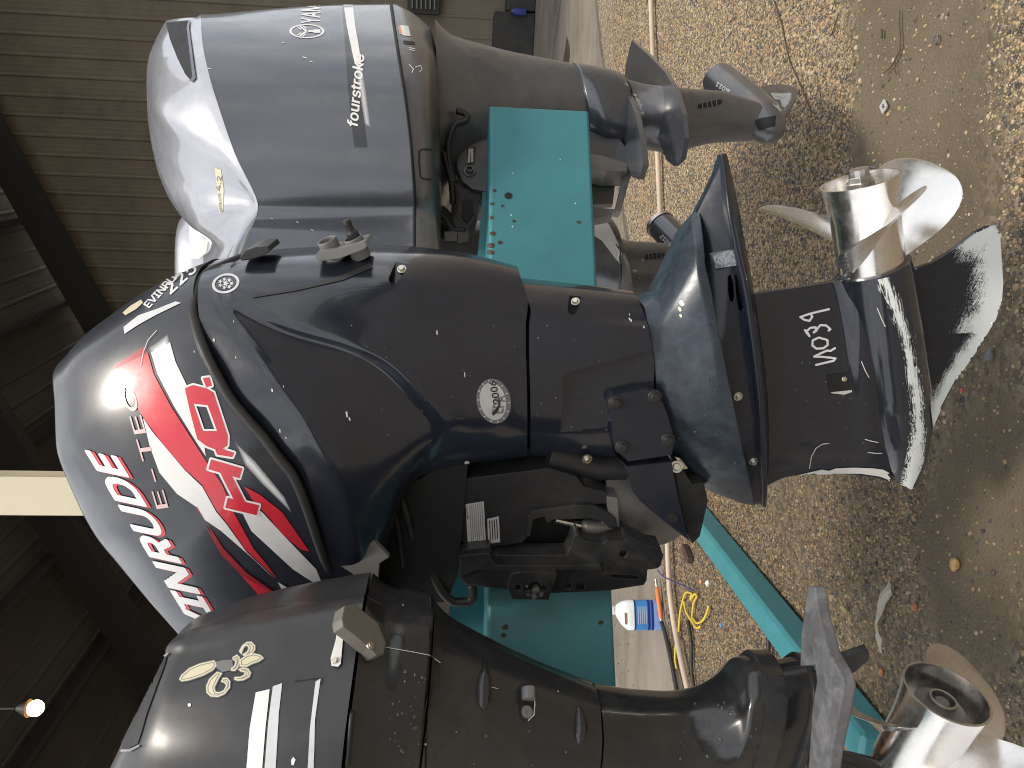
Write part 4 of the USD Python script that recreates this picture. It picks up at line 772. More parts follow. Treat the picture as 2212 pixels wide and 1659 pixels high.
fl = ringloft([(1225, 1258, 152, 322, 2.22, 0.15, 2.4), (1262, 1300, 157, 345, 2.22, 0.16, 2.4), (1300, 1340, 164, 350, 2.22, 0.155, 2.4), (1326, 1362, 172, 335, 2.22, 0.14, 2.4)], m=56, nu=6)
obj('lower_housing', fl, 'grey_metal', Gm, smooth=45)
def slab(pts, z, th, m, name, parent, smooth=20, lip=0.0):
    g = sg.Polygon([onZ(x, y, z)[:2] for x, y in pts]).buffer(0.004).simplify(0.0015); e = trimesh.creation.extrude_polygon(g, th, engine='earcut'); e.apply_translation([0, 0, z - th]); return obj(name, e, m, parent, smooth=smooth)
slab([(1296, 166), (1322, 170), (1352, 200), (1372, 250), (1384, 310), (1389, 355), (1380, 384), (1366, 380), (1352, 345), (1335, 300), (1316, 240)], 0.735, 0.014, 'grey_metal', 'splash_plate', Gm)
nk = ringloft([(1335, 1366, 180, 322, 2.2, 0.12, 2.4), (1372, 1398, 190, 318, 2.18, 0.11, 2.4), (1418, 1440, 196, 322, 2.15, 0.11, 2.4)], m=44); obj('gearcase_neck', nk, 'grey_metal_low', Gm, smooth=50)
slab([(1364, 90), (1400, 122), (1437, 160), (1461, 205), (1474, 250), (1478, 300), (1471, 342), (1455, 355), (1440, 342), (1424, 300), (1398, 240), (1366, 185), (1350, 160), (1353, 138)], 0.640, 0.012, 'grey_metal', 'cavitation_plate', Gm)
stg = ringloft([(1425, 1450, 185, 335, 2.14, 0.10, 2.2), (1470, 1478, 196, 324, 2.14, 0.085, 2.2), (1540, 1541, 200, 307, 2.14, 0.07, 2.2), (1600, 1604, 215, 303, 2.14, 0.065, 2.2), (1650, 1660, 235, 301, 2.13, 0.06, 2.2)], m=44); obj('gearcase_leg', stg, 'grey_metal_low', Gm, smooth=50)
nose, tail = onY(1679, 291, 2.06), onY(1551, 171, 2.36); tp = [tail * (1 - t) + nose * t for t in (0, .01, .25, .55, .78, .9, .97, 1.0)]
torY = tube(tp, [.045, .052, .057, .062, .058, .046, .028, .004], 36, 6); obj('torpedo', torY, 'grey_metal_low', Gm, smooth=50)
ax = unit(tail - nose); obj('prop_shaft', lathe(tail, ax, [(-.01, 1e-4), (-.01, .013), (.05, .013), (.05, 1e-4)], 16), 'steel_satin', Gm, smooth=30)
GF = Frame(nose, ax); ske = prism(GF, [(1600, 215), (1638, 192), (1662, 187), (1688, 186), (1716, 192), (1722, 200), (1719, 216), (1694, 256), (1680, 285), (1640, 270)], -0.006, 0.006, ref=0.0); obj('skeg', ske, 'grey_metal_low', Gm, smooth=False)
TYG = Target(torY, stg, ske, smooth=50)
decal('water_intake', [(1506, 231), (1509, 225), (1530, 220), (1556, 215), (1560, 218), (1558, 225), (1535, 231), (1509, 235)], TYG, 'black_void', Gm, off=0.0012)
for k in range(4): decal('grille_bar', stroke([(1516 + k * 10, 221 - k * 2), (1518 + k * 10, 236 - k * 2)], 1.8), TYG, 'grey_print', Gm, off=0.002)
decal('nose_inlet', [(1630, 262), (1640, 256), (1676, 250), (1674, 272), (1640, 282)], TYG, 'black_void', Gm, off=0.0015)
decal('chalk_mark', text_shape('M011', 1579, 196, (-7.6, -5.0), (-5, 8), False).buffer(0.3), TYG, 'chalk', Gm, off=0.001, size=6)
scratch('wear_grey', (0.50, 0.50, 0.49), [((0, 0, 0), (70, 70, 160)), ((.5, .3, 0), (160, 60, 60))], 0.66)
decal('worn_paint', [(1638, 192), (1716, 192), (1720, 214), (1694, 256), (1670, 240)], TYG, 'wear_grey', Gm, off=0.0012, wear=12)
decal('worn_paint', [(1300, 165), (1330, 172), (1360, 200), (1380, 250), (1400, 262), (1392, 220), (1360, 180), (1330, 165)], Target(nk, fl, smooth=45), 'wear_grey', Gm, off=0.0012, wear=8)
# lettering and print of the grey cowl
decal('name_lettering', text_shape('YAMAHA', 690, 52, (0.6, -13.5), (-39, -1)), TY, 'white_print', Gm, off=0.001, size=8)
c_ = (663, 68); an = np.linspace(0, 2 * np.pi, 49)[:-1]
def ell(r, k=0.40, c=c_): return sg.Polygon([(c[0] + 38 * r * math.cos(t), c[1] + 38 * r * k * math.sin(t)) for t in an])
em = ell(1).difference(ell(.86))
for a in (0, 2.094, 4.189):
    u = np.array([math.cos(a), math.sin(a) * .40]) * 38; w = np.array([-math.sin(a), math.cos(a) * .40]) * 38; p0_ = np.array(c_)
    em = em.union(sg.LineString([p0_ + u * .12, p0_ + u * .72]).buffer(2.0)).union(sg.LineString([p0_ + u * .40 + w * .17, p0_ + u * .74 + w * .17]).buffer(1.2)).union(sg.LineString([p0_ + u * .40 - w * .17, p0_ + u * .74 - w * .17]).buffer(1.2))
decal('emblem', em, TY, 'white_print', Gm, off=0.001, size=8)
decal('stripe_band', [(739, 14), (745, 100), (752, 190), (759, 265), (766, 318), (793, 318), (783, 230), (770, 130), (761, 14)], TY, 'dark_print', Gm, off=0.0008, size=14)
decal('stripe_band', [(742, 11), (750, 60), (760, 110), (767, 140), (781, 140), (775, 100), (767, 55), (762, 11)], TY, 'white_print', Gm, off=0.0013, size=14)
mat('fade_print', {'g': ('geometry', {}), 'w': ('attribute', {'attribute': 'wear'}), 'p': ('principled_bsdf', {'base_color': (0.75, 0.75, 0.76), 'roughness': 0.3})}, [('w.fac', 'p.alpha')])
decal('stripe_band', [(767, 138), (781, 138), (791, 200), (801, 275), (788, 270), (778, 210)], TY, 'fade_print', Gm, off=0.0013, size=8, wear=9)
fs = text_shape('fourstroke', 772, 277, (2.2, -23.4), (-21.5, -6.0)); decal('model_lettering', fs, TY, 'white_print', Gm, off=0.0018, size=8)
decal('cap_badge', [(464, 362), (478, 366), (484, 410), (482, 458), (474, 462), (470, 410)], TY, 'cream_print', Gm, off=0.0008, size=10)
decal('cap_lettering', text_shape('4.2', 477, 414, (1.4, -16), (-10, -1)), TY, 'grey_print', Gm, off=0.0013, size=6); decal('cap_lettering', text_shape('OFFSHORE', 482, 458, (-.6, -5.6), (-6, 0)), TY, 'grey_print', Gm, off=0.0013, size=6)
TPn = Target(pan, smooth=40)
decal('warning_label', [(862, 60), (866, 55), (882, 57), (887, 79), (874, 78), (863, 73)], TPn, 'chip_white', Gm, off=0.0012); decal('warning_label', [(861, 60), (864, 56), (868, 74), (863, 72)], TPn, 'orange_print', Gm, off=0.0016)
decal('pan_slot', [(871, 88), (895, 91), (896, 98), (872, 95)], TPn, 'black_void', Gm, off=0.0012)
hd = [(930, 323), (910, 323), (905, 328), (905, 350), (908, 380), (912, 386), (930, 388)]; decal('handle_outline', stroke(hd, 3.6), TPn, 'black_void', Gm, off=0.0012)
for s_ in ([(884, 140), (893, 150), (890, 157)], [(897, 146), (908, 142), (911, 150), (906, 156)], [(884, 104), (896, 106)], [(884, 108), (896, 110)]): decal('chalk_mark', stroke(s_, 1.6), TPn, 'chalk', Gm, off=0.0012, size=8)
for x, y, w_ in ((655, 124, 4), (670, 133, 3), (610, 92, 2.5), (450, 148, 3), (585, 470, 2.5), (640, 478, 3), (672, 495, 3)): decal('paint_chip', stroke([(x, y), (x + w_ * 1.6, y + w_ * .5)], w_ * .6), TY, 'chip_white', Gm, off=0.001, size=5)
# clamp bracket of the grey motor, above and below the beam
BK = UsdGeom.Xform.Define(stage, str(Gm.GetPath()) + '/clamp_bracket'); RF = Frame(PR - rn * 0.20, rx)
obj('cheek', prism(RF, [(1070, 244), (1040, 250), (1022, 261), (1003, 278), (991, 298), (984, 322), (988, 362), (1000, 392), (1020, 408), (1050, 414), (1080, 410)], -0.05, 0.02, ref=0.02), 'grey_metal_low', BK, smooth=False)
P = onplane(1014, 371, RF.O + RF.N * .02, RF.N); obj('tilt_tube_end', lathe(P, RF.N, [(0, 1e-4), (0, .017), (.004, .0165), (.004, .010), (.016, .010), (.016, .007), (.002, .007), (.002, 1e-4)], 24), 'dull_metal', BK, smooth=30)
TBk = Target(prism(RF, [(1070, 244), (1040, 250), (1022, 261), (1003, 278), (991, 298), (984, 322), (988, 362), (1000, 392), (1020, 408), (1050, 414), (1080, 410)], -0.05, 0.0202, ref=0.02), smooth=False)
decal('rating_plate', [(1009, 320), (1028, 318), (1025, 354), (1008, 356)], TBk, 'dark_print', BK); decal('rating_plate', [(1012, 322), (1017, 322), (1015, 352), (1010, 353)], TBk, 'silver_print', BK, off=0.0018)
for k in range(4): decal('print_line', stroke([(1020, 324 + k * 7), (1019.5, 328 + k * 7)], 5), TBk, 'silver_print', BK, off=0.0018)
obj('arm', prism(RF, [(1070, 410), (1030, 413), (1000, 404), (985, 390), (975, 440), (978, 480), (990, 500), (1012, 498), (1028, 470), (1035, 440), (1045, 412)], -0.05, 0.01, ref=0.01), 'black_casting', BK, smooth=False)
obj('arm_recess', prism(RF, [(1000, 432), (1022, 430), (1022, 462), (1008, 480), (996, 465)], 0.01, 0.014, ref=0.014), 'black_void', BK, smooth=False)
obj('lower_cheek', prism(RF, [(1262, 240), (1290, 243), (1304, 250), (1322, 272), (1340, 302), (1361, 333), (1358, 354), (1320, 345), (1262, 330)], -0.05, 0.03, ref=0.03), 'grey_metal', BK, smooth=False)
obj('lower_strip', prism(RF, [(1270, 330), (1300, 336), (1356, 352), (1356, 370), (1310, 370), (1272, 362)], -0.03, 0.04, ref=0.04), 'dull_metal', BK, smooth=False)
obj('end_block', prism(RF, [(1359, 330), (1371, 331), (1372, 359), (1360, 361)], -0.02, 0.04, ref=0.04), 'grey_plastic', BK, smooth=False, label='pale end block of the lower bracket')
obj('strut', prism(RF, [(1352, 360), (1367, 363), (1341, 457), (1329, 455)], -0.01, 0.02, ref=0.02), 'dull_metal', BK, smooth=False)
obj('back_panel', prism(RF, [(1265, 362), (1332, 368), (1324, 440), (1268, 442)], -0.06, -0.04, ref=-0.04), 'olive_plastic', BK, smooth=False)
obj('strut', prism(RF, [(1272, 446), (1328, 452), (1324, 463), (1280, 472), (1270, 470)], -0.02, 0.02, ref=0.02), 'dull_metal', BK, smooth=False)
for pts in ([(985, 240), (1000, 243), (1010, 252), (1004, 262), (985, 268), (975, 285), (968, 320), (972, 360), (982, 395)], [(945, 462), (960, 470), (972, 488), (985, 498), (1005, 497)], [(958, 330), (966, 360), (976, 400), (978, 440)]): obj('rigging_cable', tube([onY(x, y, 2.02) for x, y in pts], 0.0085, 10, 5), 'black_plastic', Gm, smooth=True)
obj('trim_cover', prism(RF, [(938, 440), (960, 445), (985, 470), (990, 500), (960, 500), (940, 480)], -0.05, 0.0, ref=0), 'black_plastic', BK, smooth=False)

# ================================================================== a second grey outboard, mostly hidden behind
G2 = thing('outboard_motor', 'grey outboard mostly hidden behind the beam with only pale cowl edge and chalked gearcase showing', 'outboard motor', onY(1480, 560, 2.7) * [1, 1, 0] + [0, 0, 0.3], 'outboard motors on the rack')
c2 = ringloft([(860, 860, 430, 760, 2.85, 0.24), (700, 700, 430, 760, 2.85, 0.25), (540, 540, 445, 750, 2.85, 0.25), (450, 450, 460, 735, 2.85, 0.23), (416, 416, 475, 700, 2.85, 0.18), (408, 408, 500, 670, 2.85, 0.12)], m=48)
obj('cowl', c2, 'silver_metal', G2, smooth=50)
decal('worn_paint', [(408, 484), (425, 490), (440, 515), (450, 520), (446, 545), (430, 560), (412, 560)], Target(c2), 'chip_white', G2, off=0.001)
G2T = [ringloft([(855, 855, 470, 680, 2.8, 0.18), (1000, 1000, 480, 640, 2.75, 0.14), (1240, 1240, 478, 625, 2.7, 0.13), (1300, 1300, 472, 640, 2.7, 0.14), (1330, 1330, 515, 645, 2.68, 0.12)], m=44)]; obj('midsection', G2T[0], 'grey_metal_low', G2, smooth=50)
s2 = ringloft([(1320, 1326, 500, 660, 2.66, 0.13, 2.2), (1352, 1356, 520, 655, 2.64, 0.09, 2.2), (1420, 1424, 525, 650, 2.62, 0.07, 2.2), (1480, 1484, 530, 660, 2.62, 0.06, 2.2)], m=44); obj('gearcase_leg', s2, 'grey_metal_low', G2, smooth=50)
slab([(1283, 470), (1296, 466), (1312, 480), (1330, 520), (1352, 575), (1362, 640), (1350, 690), (1320, 690), (1300, 600)], 0.64, 0.012, 'dull_metal', 'cavitation_plate', G2)
n2_, t2_ = onY(1600, 660, 2.45), onY(1428, 487, 2.80); tp = [t2_ * (1 - t) + n2_ * t for t in (0, .01, .3, .6, .85, 1.0)]; to2 = tube(tp, [.045, .052, .056, .058, .045, .004], 32, 5); obj('torpedo', to2, 'grey_metal', G2, smooth=50)
obj('tail_ring', lathe(t2_, unit(t2_ - n2_), [(-.004, .044), (-.004, .055), (.012, .055), (.012, .044), (-.004, .044)], 36), 'steel_satin', G2, smooth=30)
G2T.append(s2); T2 = Target(s2, to2, smooth=50); decal('water_intake', [(1392, 556), (1396, 550), (1412, 547), (1432, 547), (1436, 551), (1432, 557), (1412, 560), (1395, 561)], T2, 'black_void', G2)
for k in range(4): decal('grille_bar', stroke([(1400 + k * 9, 546), (1402 + k * 9, 561)], 1.6), T2, 'grey_print', G2, off=0.002)
decal('chalk_mark', text_shape('M012', 1452, 527, (-5.6, -5.4), (-6, 6), False).buffer(0.25), T2, 'chalk', G2, off=0.001, size=6)
for x, y, r in ((1370, 585, 9), (1382, 600, 7), (1388, 562, 7)): decal('worn_paint', sg.Point(x, y).buffer(r, quad_segs=4), T2, 'wear_grey', G2, off=0.001, wear=6, size=6)
decal('worn_paint', [(1284, 476), (1296, 468), (1316, 486), (1338, 530), (1350, 580), (1330, 560), (1300, 520), (1284, 510)], Target(*G2T, smooth=50), 'chip_white', G2)
# ================================================================== black outboard, near, on the left
BF = Frame(onY(2040, 1500, 1.22), (0.905, -0.41, -0.097))
B = thing('outboard_motor', 'black outboard motor at the left with gold fleur-de-lis and a fin bolted above its propeller', 'outboard motor', BF.world([-0.3, 0, -0.2]), 'outboard motors on the rack')
# sections: after corner (picture x, y), half width there, greatest half width, length forward, rise of the section line
def plan(rows, nu=5, nv=5, bulge=0.012, prof=((0, 0), (.05, .42), (.16, .76), (.36, .97), (.62, 1.0), (.85, .82), (1, .45))):
    P = []
    for x, y, s0, W, L, sl in rows:
        c = BF.loc(BF.at(x, y, s0)); P.append([BF.world(np.array([c[0] - L * u, s0 + (W - s0) * f, c[2] + sl * L * u])) for u, f in prof])
    return skinP(BF, np.array(P), nu, nv, bulge, 0.02)
bcw = plan([(780, 1334, .024, .225, .56, .0), (700, 1356, .030, .228, .57, .0), (600, 1379, .036, .220, .57, .0), (500, 1398, .036, .205, .56, .08), (420, 1411, .030, .180, .54, .20), (388, 1413, .026, .155, .53, .29), (366, 1417, .018, .120, .51, .36), (356, 1421, .010, .07, .48, .38)], 6, 7)
obj('upper_cowl', bcw, 'black', B, smooth=40); TBc = Target(bcw)
bl = plan([(787, 1334, .024, .220, .55, .0), (834, 1394, .048, .190, .48, .0), (880, 1406, .056, .170, .42, .0), (930, 1414, .056, .150, .36, .0)], 6, 7)
bm_ = plan([(934, 1417, .054, .142, .34, .0), (960, 1440, .052, .125, .32, .0), (1080, 1490, .046, .105, .28, .0), (1180, 1526, .042, .098, .26, .0), (1299, 1562, .038, .092, .25, .0)], 6, 7)
bm2 = plan([(1303, 1563, .037, .090, .25, .0), (1400, 1570, .034, .084, .24, .0), (1475, 1569, .032, .082, .24, .0), (1545, 1555, .032, .082, .25, .0), (1592, 1524, .031, .082, .27, .0), (1622, 1484, .028, .080, .30, .0), (1657, 1474, .026, .078, .31, .0)], 6, 7, 0.006)
obj('lower_cowl', bl, 'black_dusty', B, smooth=40); obj('midsection_cover', bm_, 'black_dusty', B, smooth=40); obj('lower_cover', bm2, 'black_dusty', B, smooth=35); TBl = Target(bl, bm_, bm2, smooth=40)
obj('collar', plan([(1655, 1470, .030, .082, .31, .0), (1696, 1470, .030, .082, .31, .0)], 3, 7, 0.006), 'black_dusty', B, smooth=35)
nkb = plan([(1690, 1478, .022, .066, .29, .0), (1752, 1466, .022, .066, .29, .0)], 3, 7, 0.006); obj('gearcase_neck', nkb, 'black_dusty', B, smooth=35)
paint('foil_plastic', (0.105, 0.105, 0.11), 0.38, var=0.35, scale=16, bevel=0.004, rvar=0.12, dirt=(0.30, 0.30, 0.31), dirt_amt=0.5)
foil = sg.Polygon([onZ(x, y, 0.652)[:2] for x, y in [(1746, 1269), (1759, 1270), (1768, 1330), (1790, 1410), (1818, 1460), (1822, 1480), (1812, 1540), (1797, 1612), (1790, 1660), (1768, 1720), (1748, 1720), (1748, 1655), (1756, 1536), (1766, 1473), (1762, 1433), (1730, 1436), (1732, 1373), (1740, 1313)]]).buffer(0.0015)
fe = trimesh.creation.extrude_polygon(foil, 0.017, engine='earcut'); fe.apply_translation([0, 0, 0.652 - 0.017]); obj('stabilizer_fin', fe, 'foil_plastic', B, smooth=20)
obj('cavitation_plate', plan([(1752, 1462, .024, .075, .30, .0), (1766, 1464, .024, .075, .30, .0)], 3, 7, 0.006), 'black_casting', B, smooth=30)
obj('trim_tab', prism(BF, [(1790, 1432), (1815, 1423), (1874, 1403), (1877, 1412), (1876, 1427), (1836, 1460), (1800, 1480)], -0.006, 0.006, ref=0.006), 'black_casting', B, smooth=False)
lg = skin(BF, [[(1765, 1640, .01), (1770, 1670, .03), (1775, 1720, .045), (1780, 1800, .03)], [(1880, 1665, .01), (1885, 1690, .03), (1890, 1740, .045), (1895, 1820, .02)], [(1980, 1700, .02), (1985, 1720, .03), (1990, 1760, .045), (1995, 1820, .02)]], 4, 5, aft=0.02); obj('gearcase_leg', lg, 'black_dusty', B, smooth=50)
MB = BF.at(2045, 1496, 0); hlb = 0.17; JB = MB - BF.A * hlb
tp = [JB + BF.A * 0.002] + [JB - BF.A * t for t in (.002, .08, .2, .32, .40, .44)]; obj('torpedo', tube(tp, [.05, .058, .059, .055, .04, .02, .003], 36, 4), 'black_dusty', B, smooth=50)
pb, sdb = propeller(B, JB, BF.A, BF.U, hlb, 0.0615, 0.0690, 0.195, None, [-0.06, -0.22 + 2.094, -0.36 - 2.094], hand=1, rake=0.3)
obj('inner_ring', lathe(MB - BF.A * .035, BF.A, [(0, .022), (0, .040), (.004, .041), (.004, .022), (0, .022)], 48), 'dull_metal', pb, smooth=30)
obj('inner_tube', lathe(MB - BF.A * .06, BF.A, [(0, .017), (0, .0235), (.042, .0235), (.046, .022), (.046, .0185), (.02, .0175), (.02, 1e-4)], 40), 'steel_satin', pb, smooth=30)
obj('shaft', lathe(MB - BF.A * .05, BF.A, [(0, 1e-4), (0, .012), (.03, .012), (.032, .010), (.032, 1e-4)], 24), 'dull_metal', pb, smooth=30)
# small fittings
decal('air_intake', [(363, 1416), (335, 1440), (313, 1466), (295, 1500), (283, 1523), (270, 1575), (263, 1606), (267, 1618), (282, 1616), (300, 1606), (310, 1575), (318, 1546), (338, 1490), (357, 1439)], TBc, 'black_void', B, off=0.0016)
decal('air_intake_lip', stroke([(366, 1412), (335, 1437), (311, 1464), (292, 1498), (280, 1522), (266, 1575), (259, 1606), (264, 1622), (284, 1621), (303, 1611)], 4.5), TBc, 'grey_print', B, off=0.003)
obj('cowl_seam', tube([on(Target(bcw, bl), *p)[0] for p in [(783, 1345), (778, 1375), (772, 1420), (767, 1470), (761, 1540), (755, 1600), (750, 1650)]], 0.0035, 8, 6), 'black_void', B, smooth=True)
def onp(T, poly, th, lift=0.0):
    P, n = T.hit([sg.Polygon(poly).centroid.coords[0]]); n = n[0] if n[0] @ (CC - P[0]) > 0 else -n[0]; F = Frame(P[0], np.cross(n, np.cross([0, 0, 1.0], n)), np.cross([0, 0, 1.0], n)); F.N = n if F.N @ n > 0 else F.N
    v = np.array([onplane(x, y, P[0] + n * (lift + th), n) for x, y in poly]); a = unit(np.cross(n, [.2, .3, .9])); b = np.cross(n, a); o = P[0]; q = np.stack([(v - o) @ a, (v - o) @ b], 1)
    e = trimesh.creation.extrude_polygon(sg.Polygon(q).buffer(0), th, engine='earcut'); return solid(o + e.vertices[:, :1] * a + e.vertices[:, 1:2] * b + (e.vertices[:, 2:3] + lift) * n, e.faces)
ltc = onp(TBl, [(739, 1336), (745, 1308), (764, 1304), (790, 1324), (817, 1346), (834, 1389), (829, 1413), (814, 1416), (800, 1399), (760, 1366), (742, 1353)], 0.022); obj('cowl_latch', ltc, 'olive_plastic', B, smooth=False)
Pq, nq = on(Target(ltc, smooth=False), 800, 1394); obj('latch_bolt', hexbolt(Pq, nq, .0042, .003), 'zinc', B, smooth=False)
Tcl = Target(bcw, bl); decal('clip_plate', [(733, 1353), (746, 1356), (748, 1362), (742, 1390), (738, 1436), (732, 1443), (718, 1441), (716, 1425), (727, 1385), (730, 1358)], Tcl, 'chip_white', B, off=0.004)
for x, y in ((739, 1361), (725, 1431)):
    Pq, nq = on(Tcl, x, y); obj('clip_screw', hexbolt(Pq + nq * .004, nq, .0048, .0035, False), 'zinc', B, smooth=False)
def bump(name, pts, rads, m, dz=0.0): 
    q = []
    for x, y in pts: Pq, nq = on(TBl, x, y); q.append(Pq + nq * dz)
    return obj(name, tube(q, rads, 16, 6), m, B, smooth=True)
bump('bolt_boss', [(1046, 1428), (1046, 1460), (1044, 1490), (1043, 1516), (1045, 1532)], [.003, .009, .0125, .010, .002], 'black_dusty', 0.0)
bump('bolt_boss', [(1248, 1525), (1252, 1545), (1254, 1570), (1252, 1592), (1250, 1606)], [.003, .008, .011, .009, .002], 'black_dusty', 0.0)
decal('latch_recess', sg.LineString([(1134, 1490), (1138, 1545)]).buffer(15), TBl, 'black_void', B, off=0.0012)
Pq, nq = on(TBl, 1135, 1488); Pz_, nz_ = on(TBl, 1136, 1515)
obj('latch_knob', tube([Pq + nq * .008, Pz_ + nz_ * .008], .0105, 18, 1), 'grey_plastic', B, smooth=40)
Pq, nq = on(TBl, 1137, 1538); obj('latch_screw', lathe(Pq, nq, [(0, 1e-4), (0, .0095), (.004, .009), (.004, .004), (.003, 1e-4)], 22), 'dull_metal', B, smooth=30)
decal('latch_edge', stroke([(1150, 1486), (1154, 1520), (1152, 1545), (1140, 1556)], 2), TBl, 'chip_white', B, off=0.002)
decal('crease_wear', stroke([(834, 1399), (880, 1407), (928, 1416), (950, 1432)], 1.3), TBl, 'chip_white', B, off=0.0012, size=8)
decal('crease_wear', stroke([(1045, 1486), (1062, 1485), (1075, 1488)], 1.2), TBl, 'chip_white', B, off=0.0012, size=8)
decal('lower_cowl_seam', stroke([(922, 1500), (921, 1606), (920, 1659)], 2.5), TBl, 'black_void', B, off=0.0012)
for x, y, w_ in ((918, 1607, 5), (1222, 1624, 2), (1205, 1494, 3), (870, 1308, 3), (985, 1580, 2)): decal('paint_chip', sg.Point(x, y).buffer(w_ * .5, quad_segs=3), TBl, 'chip_white', B, off=0.001, size=4)
# print: bars and the gold flower
decal('side_bar', [(553, 1496), (583, 1489), (574, 1573), (567, 1659), (566, 1690), (532, 1690), (533, 1659), (540, 1573)], TBc, 'white_print', B, off=0.001)
decal('side_bar', [(590, 1483), (610, 1476), (603, 1539), (596, 1659), (595, 1690), (571, 1690), (572, 1659), (580, 1560)], TBc, 'silver_print', B, off=0.001)
decal('side_bar', [(682, 1473), (693, 1466), (681, 1553), (678, 1659), (678, 1690), (665, 1690), (665, 1659), (670, 1573)], TBc, 'silver_print', B, off=0.001)
decal('panel_line', stroke([(637, 1472), (690, 1465), (697, 1466), (694, 1480)], 2.0), TBc, 'black_void', B, off=0.0012)
decal('bird_spot', sg.Point(410, 1523).buffer(3.6), TBc, 'chip_white', B, off=0.001, size=4); decal('bird_spot', [(629, 1642), (634, 1634), (639, 1640), (635, 1652), (630, 1652)], TBc, 'chip_white', B, off=0.001, size=4)
def c7(pts): return sg.Polygon([(x / 3, 1106 + y / 3) for x, y in pts]).buffer(0)
FL = [[(1165, 1085), (1180, 1058), (1230, 1015), (1300, 985), (1390, 965), (1403, 985), (1405, 1000), (1380, 1030), (1320, 1062), (1230, 1092), (1180, 1100)],
      [(1410, 1038), (1442, 1048), (1418, 1085), (1392, 1140), (1400, 1168), (1430, 1170), (1455, 1155), (1470, 1125), (1455, 1108), (1436, 1102), (1448, 1078), (1475, 1078), (1494, 1100), (1492, 1140), (1460, 1180), (1415, 1200), (1370, 1197), (1342, 1172), (1340, 1130), (1360, 1085)],
      [(1510, 945), (1538, 928), (1556, 945), (1556, 975), (1545, 1010), (1525, 1032), (1500, 1030), (1500, 1015), (1522, 1000), (1530, 970), (1512, 960)],
      [(1552, 905), (1572, 868), (1600, 845), (1632, 843), (1655, 868), (1655, 895), (1640, 918), (1610, 932), (1580, 936), (1576, 926), (1604, 908), (1614, 885), (1604, 868), (1585, 876), (1572, 905), (1568, 925)],
      [(1556, 962), (1600, 930), (1650, 920), (1690, 930), (1710, 950), (1680, 972), (1640, 985), (1600, 1006), (1556, 1004)],
      [(1548, 1022), (1580, 1010), (1612, 1020), (1628, 1045), (1618, 1072), (1580, 1092), (1540, 1096), (1520, 1086), (1524, 1072), (1560, 1072), (1588, 1056), (1586, 1040), (1562, 1036)]]
for p in FL:
    g = c7(p); decal('flower_outline', g.buffer(3.2), TBc, 'dark_print', B, off=0.0008, size=8); decal('flower_outline', g.buffer(1.6), TBc, 'grey_print', B, off=0.0011, size=8); decal('flower_emblem', g.buffer(.2), TBc, 'cream_print', B, off=0.0014, size=8)
    inn = g.buffer(-3.0)
    if not inn.is_empty: decal('flower_line', inn.difference(g.buffer(-4.2)), TBc, 'grey_print', B, off=0.0017, size=8)
decal('flower_tear', c7([(1395, 975), (1450, 962), (1508, 960), (1512, 1000), (1498, 1030), (1440, 1040), (1402, 1010)]), TBc, 'grey_plastic', B, off=0.0013, size=8)
# ================================================================== print on the navy cowl
def c4(pts): return sg.Polygon([(x / 3, 553 + y / 3) for x, y in pts]).buffer(0)
mat('red_fade', {'w': ('attribute', {'attribute': 'wear'}), 'p': ('principled_bsdf', {'base_color': (0.62, 0.028, 0.045), 'roughness': 0.28, 'coat_weight': 0.5})}, [('w.fac', 'p.alpha')])
mat('white_fade', {'w': ('attribute', {'attribute': 'wear'}), 'p': ('principled_bsdf', {'base_color': (0.78, 0.78, 0.78), 'roughness': 0.28, 'coat_weight': 0.5})}, [('w.fac', 'p.alpha')])
RED = [(255, 795), (282, 853), (313, 906), (360, 968), (400, 1013), (437, 1046), (467, 1100), (490, 1128), (533, 1189), (580, 1232), (598, 1249), (575, 1217), (547, 1183), (505, 1106), (480, 1046), (445, 995), (418, 953), (370, 878), (333, 808), (320, 762)]
decal('red_stripe', RED, TC, 'red_print', E, off=0.0010)
decal('red_stripe', [(240, 792), (255, 800), (322, 764), (312, 745)], TC, 'red_fade', E, off=0.0009, wear=16, size=6)
decal('white_stripe', [(327, 762), (368, 740), (380, 782), (403, 830), (420, 890), (440, 950), (445, 985), (425, 955), (377, 878), (341, 808)], TC, 'white_print', E, off=0.0010)
decal('white_stripe', [(322, 752), (363, 722), (372, 752), (330, 775)], TC, 'white_fade', E, off=0.0009, wear=14, size=6)
decal('white_stripe', [(310, 903), (330, 932), (360, 968), (400, 1015), (437, 1050), (467, 1104), (490, 1132), (533, 1192), (580, 1236), (593, 1249), (547, 1206), (478, 1146), (443, 1122), (423, 1093), (383, 1066), (345, 1020), (325, 965)], TC, 'white_print', E, off=0.0011)
decal('red_line', [(423, 1093), (443, 1122), (470, 1172), (520, 1240), (587, 1316), (620, 1320), (645, 1313), (610, 1291), (533, 1236), (483, 1183), (450, 1134), (427, 1095)], TC, 'red_print', E, off=0.0013)
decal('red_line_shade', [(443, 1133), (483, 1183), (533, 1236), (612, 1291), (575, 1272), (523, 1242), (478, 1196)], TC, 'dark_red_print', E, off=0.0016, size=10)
decal('white_stripe', [(500, 935), (512, 958), (552, 996), (615, 1073), (632, 1110), (612, 1090), (567, 1046), (530, 1005)], TC, 'white_fade', E, off=0.0010, wear=9, size=8)
decal('white_stripe', [(523, 1106), (545, 1090), (567, 1106), (610, 1153), (683, 1229), (705, 1283), (690, 1266), (633, 1229), (543, 1146)], TC, 'white_print', E, off=0.0010)
decal('red_stripe', [(528, 1050), (562, 1068), (610, 1106), (668, 1190), (650, 1186), (610, 1153), (580, 1115), (548, 1082)], TC, 'red_print', E, off=0.0013)
decal('white_tip', [(600, 1256), (617, 1266), (645, 1290), (672, 1312), (650, 1318), (623, 1300)], TC, 'white_print', E, off=0.0013)
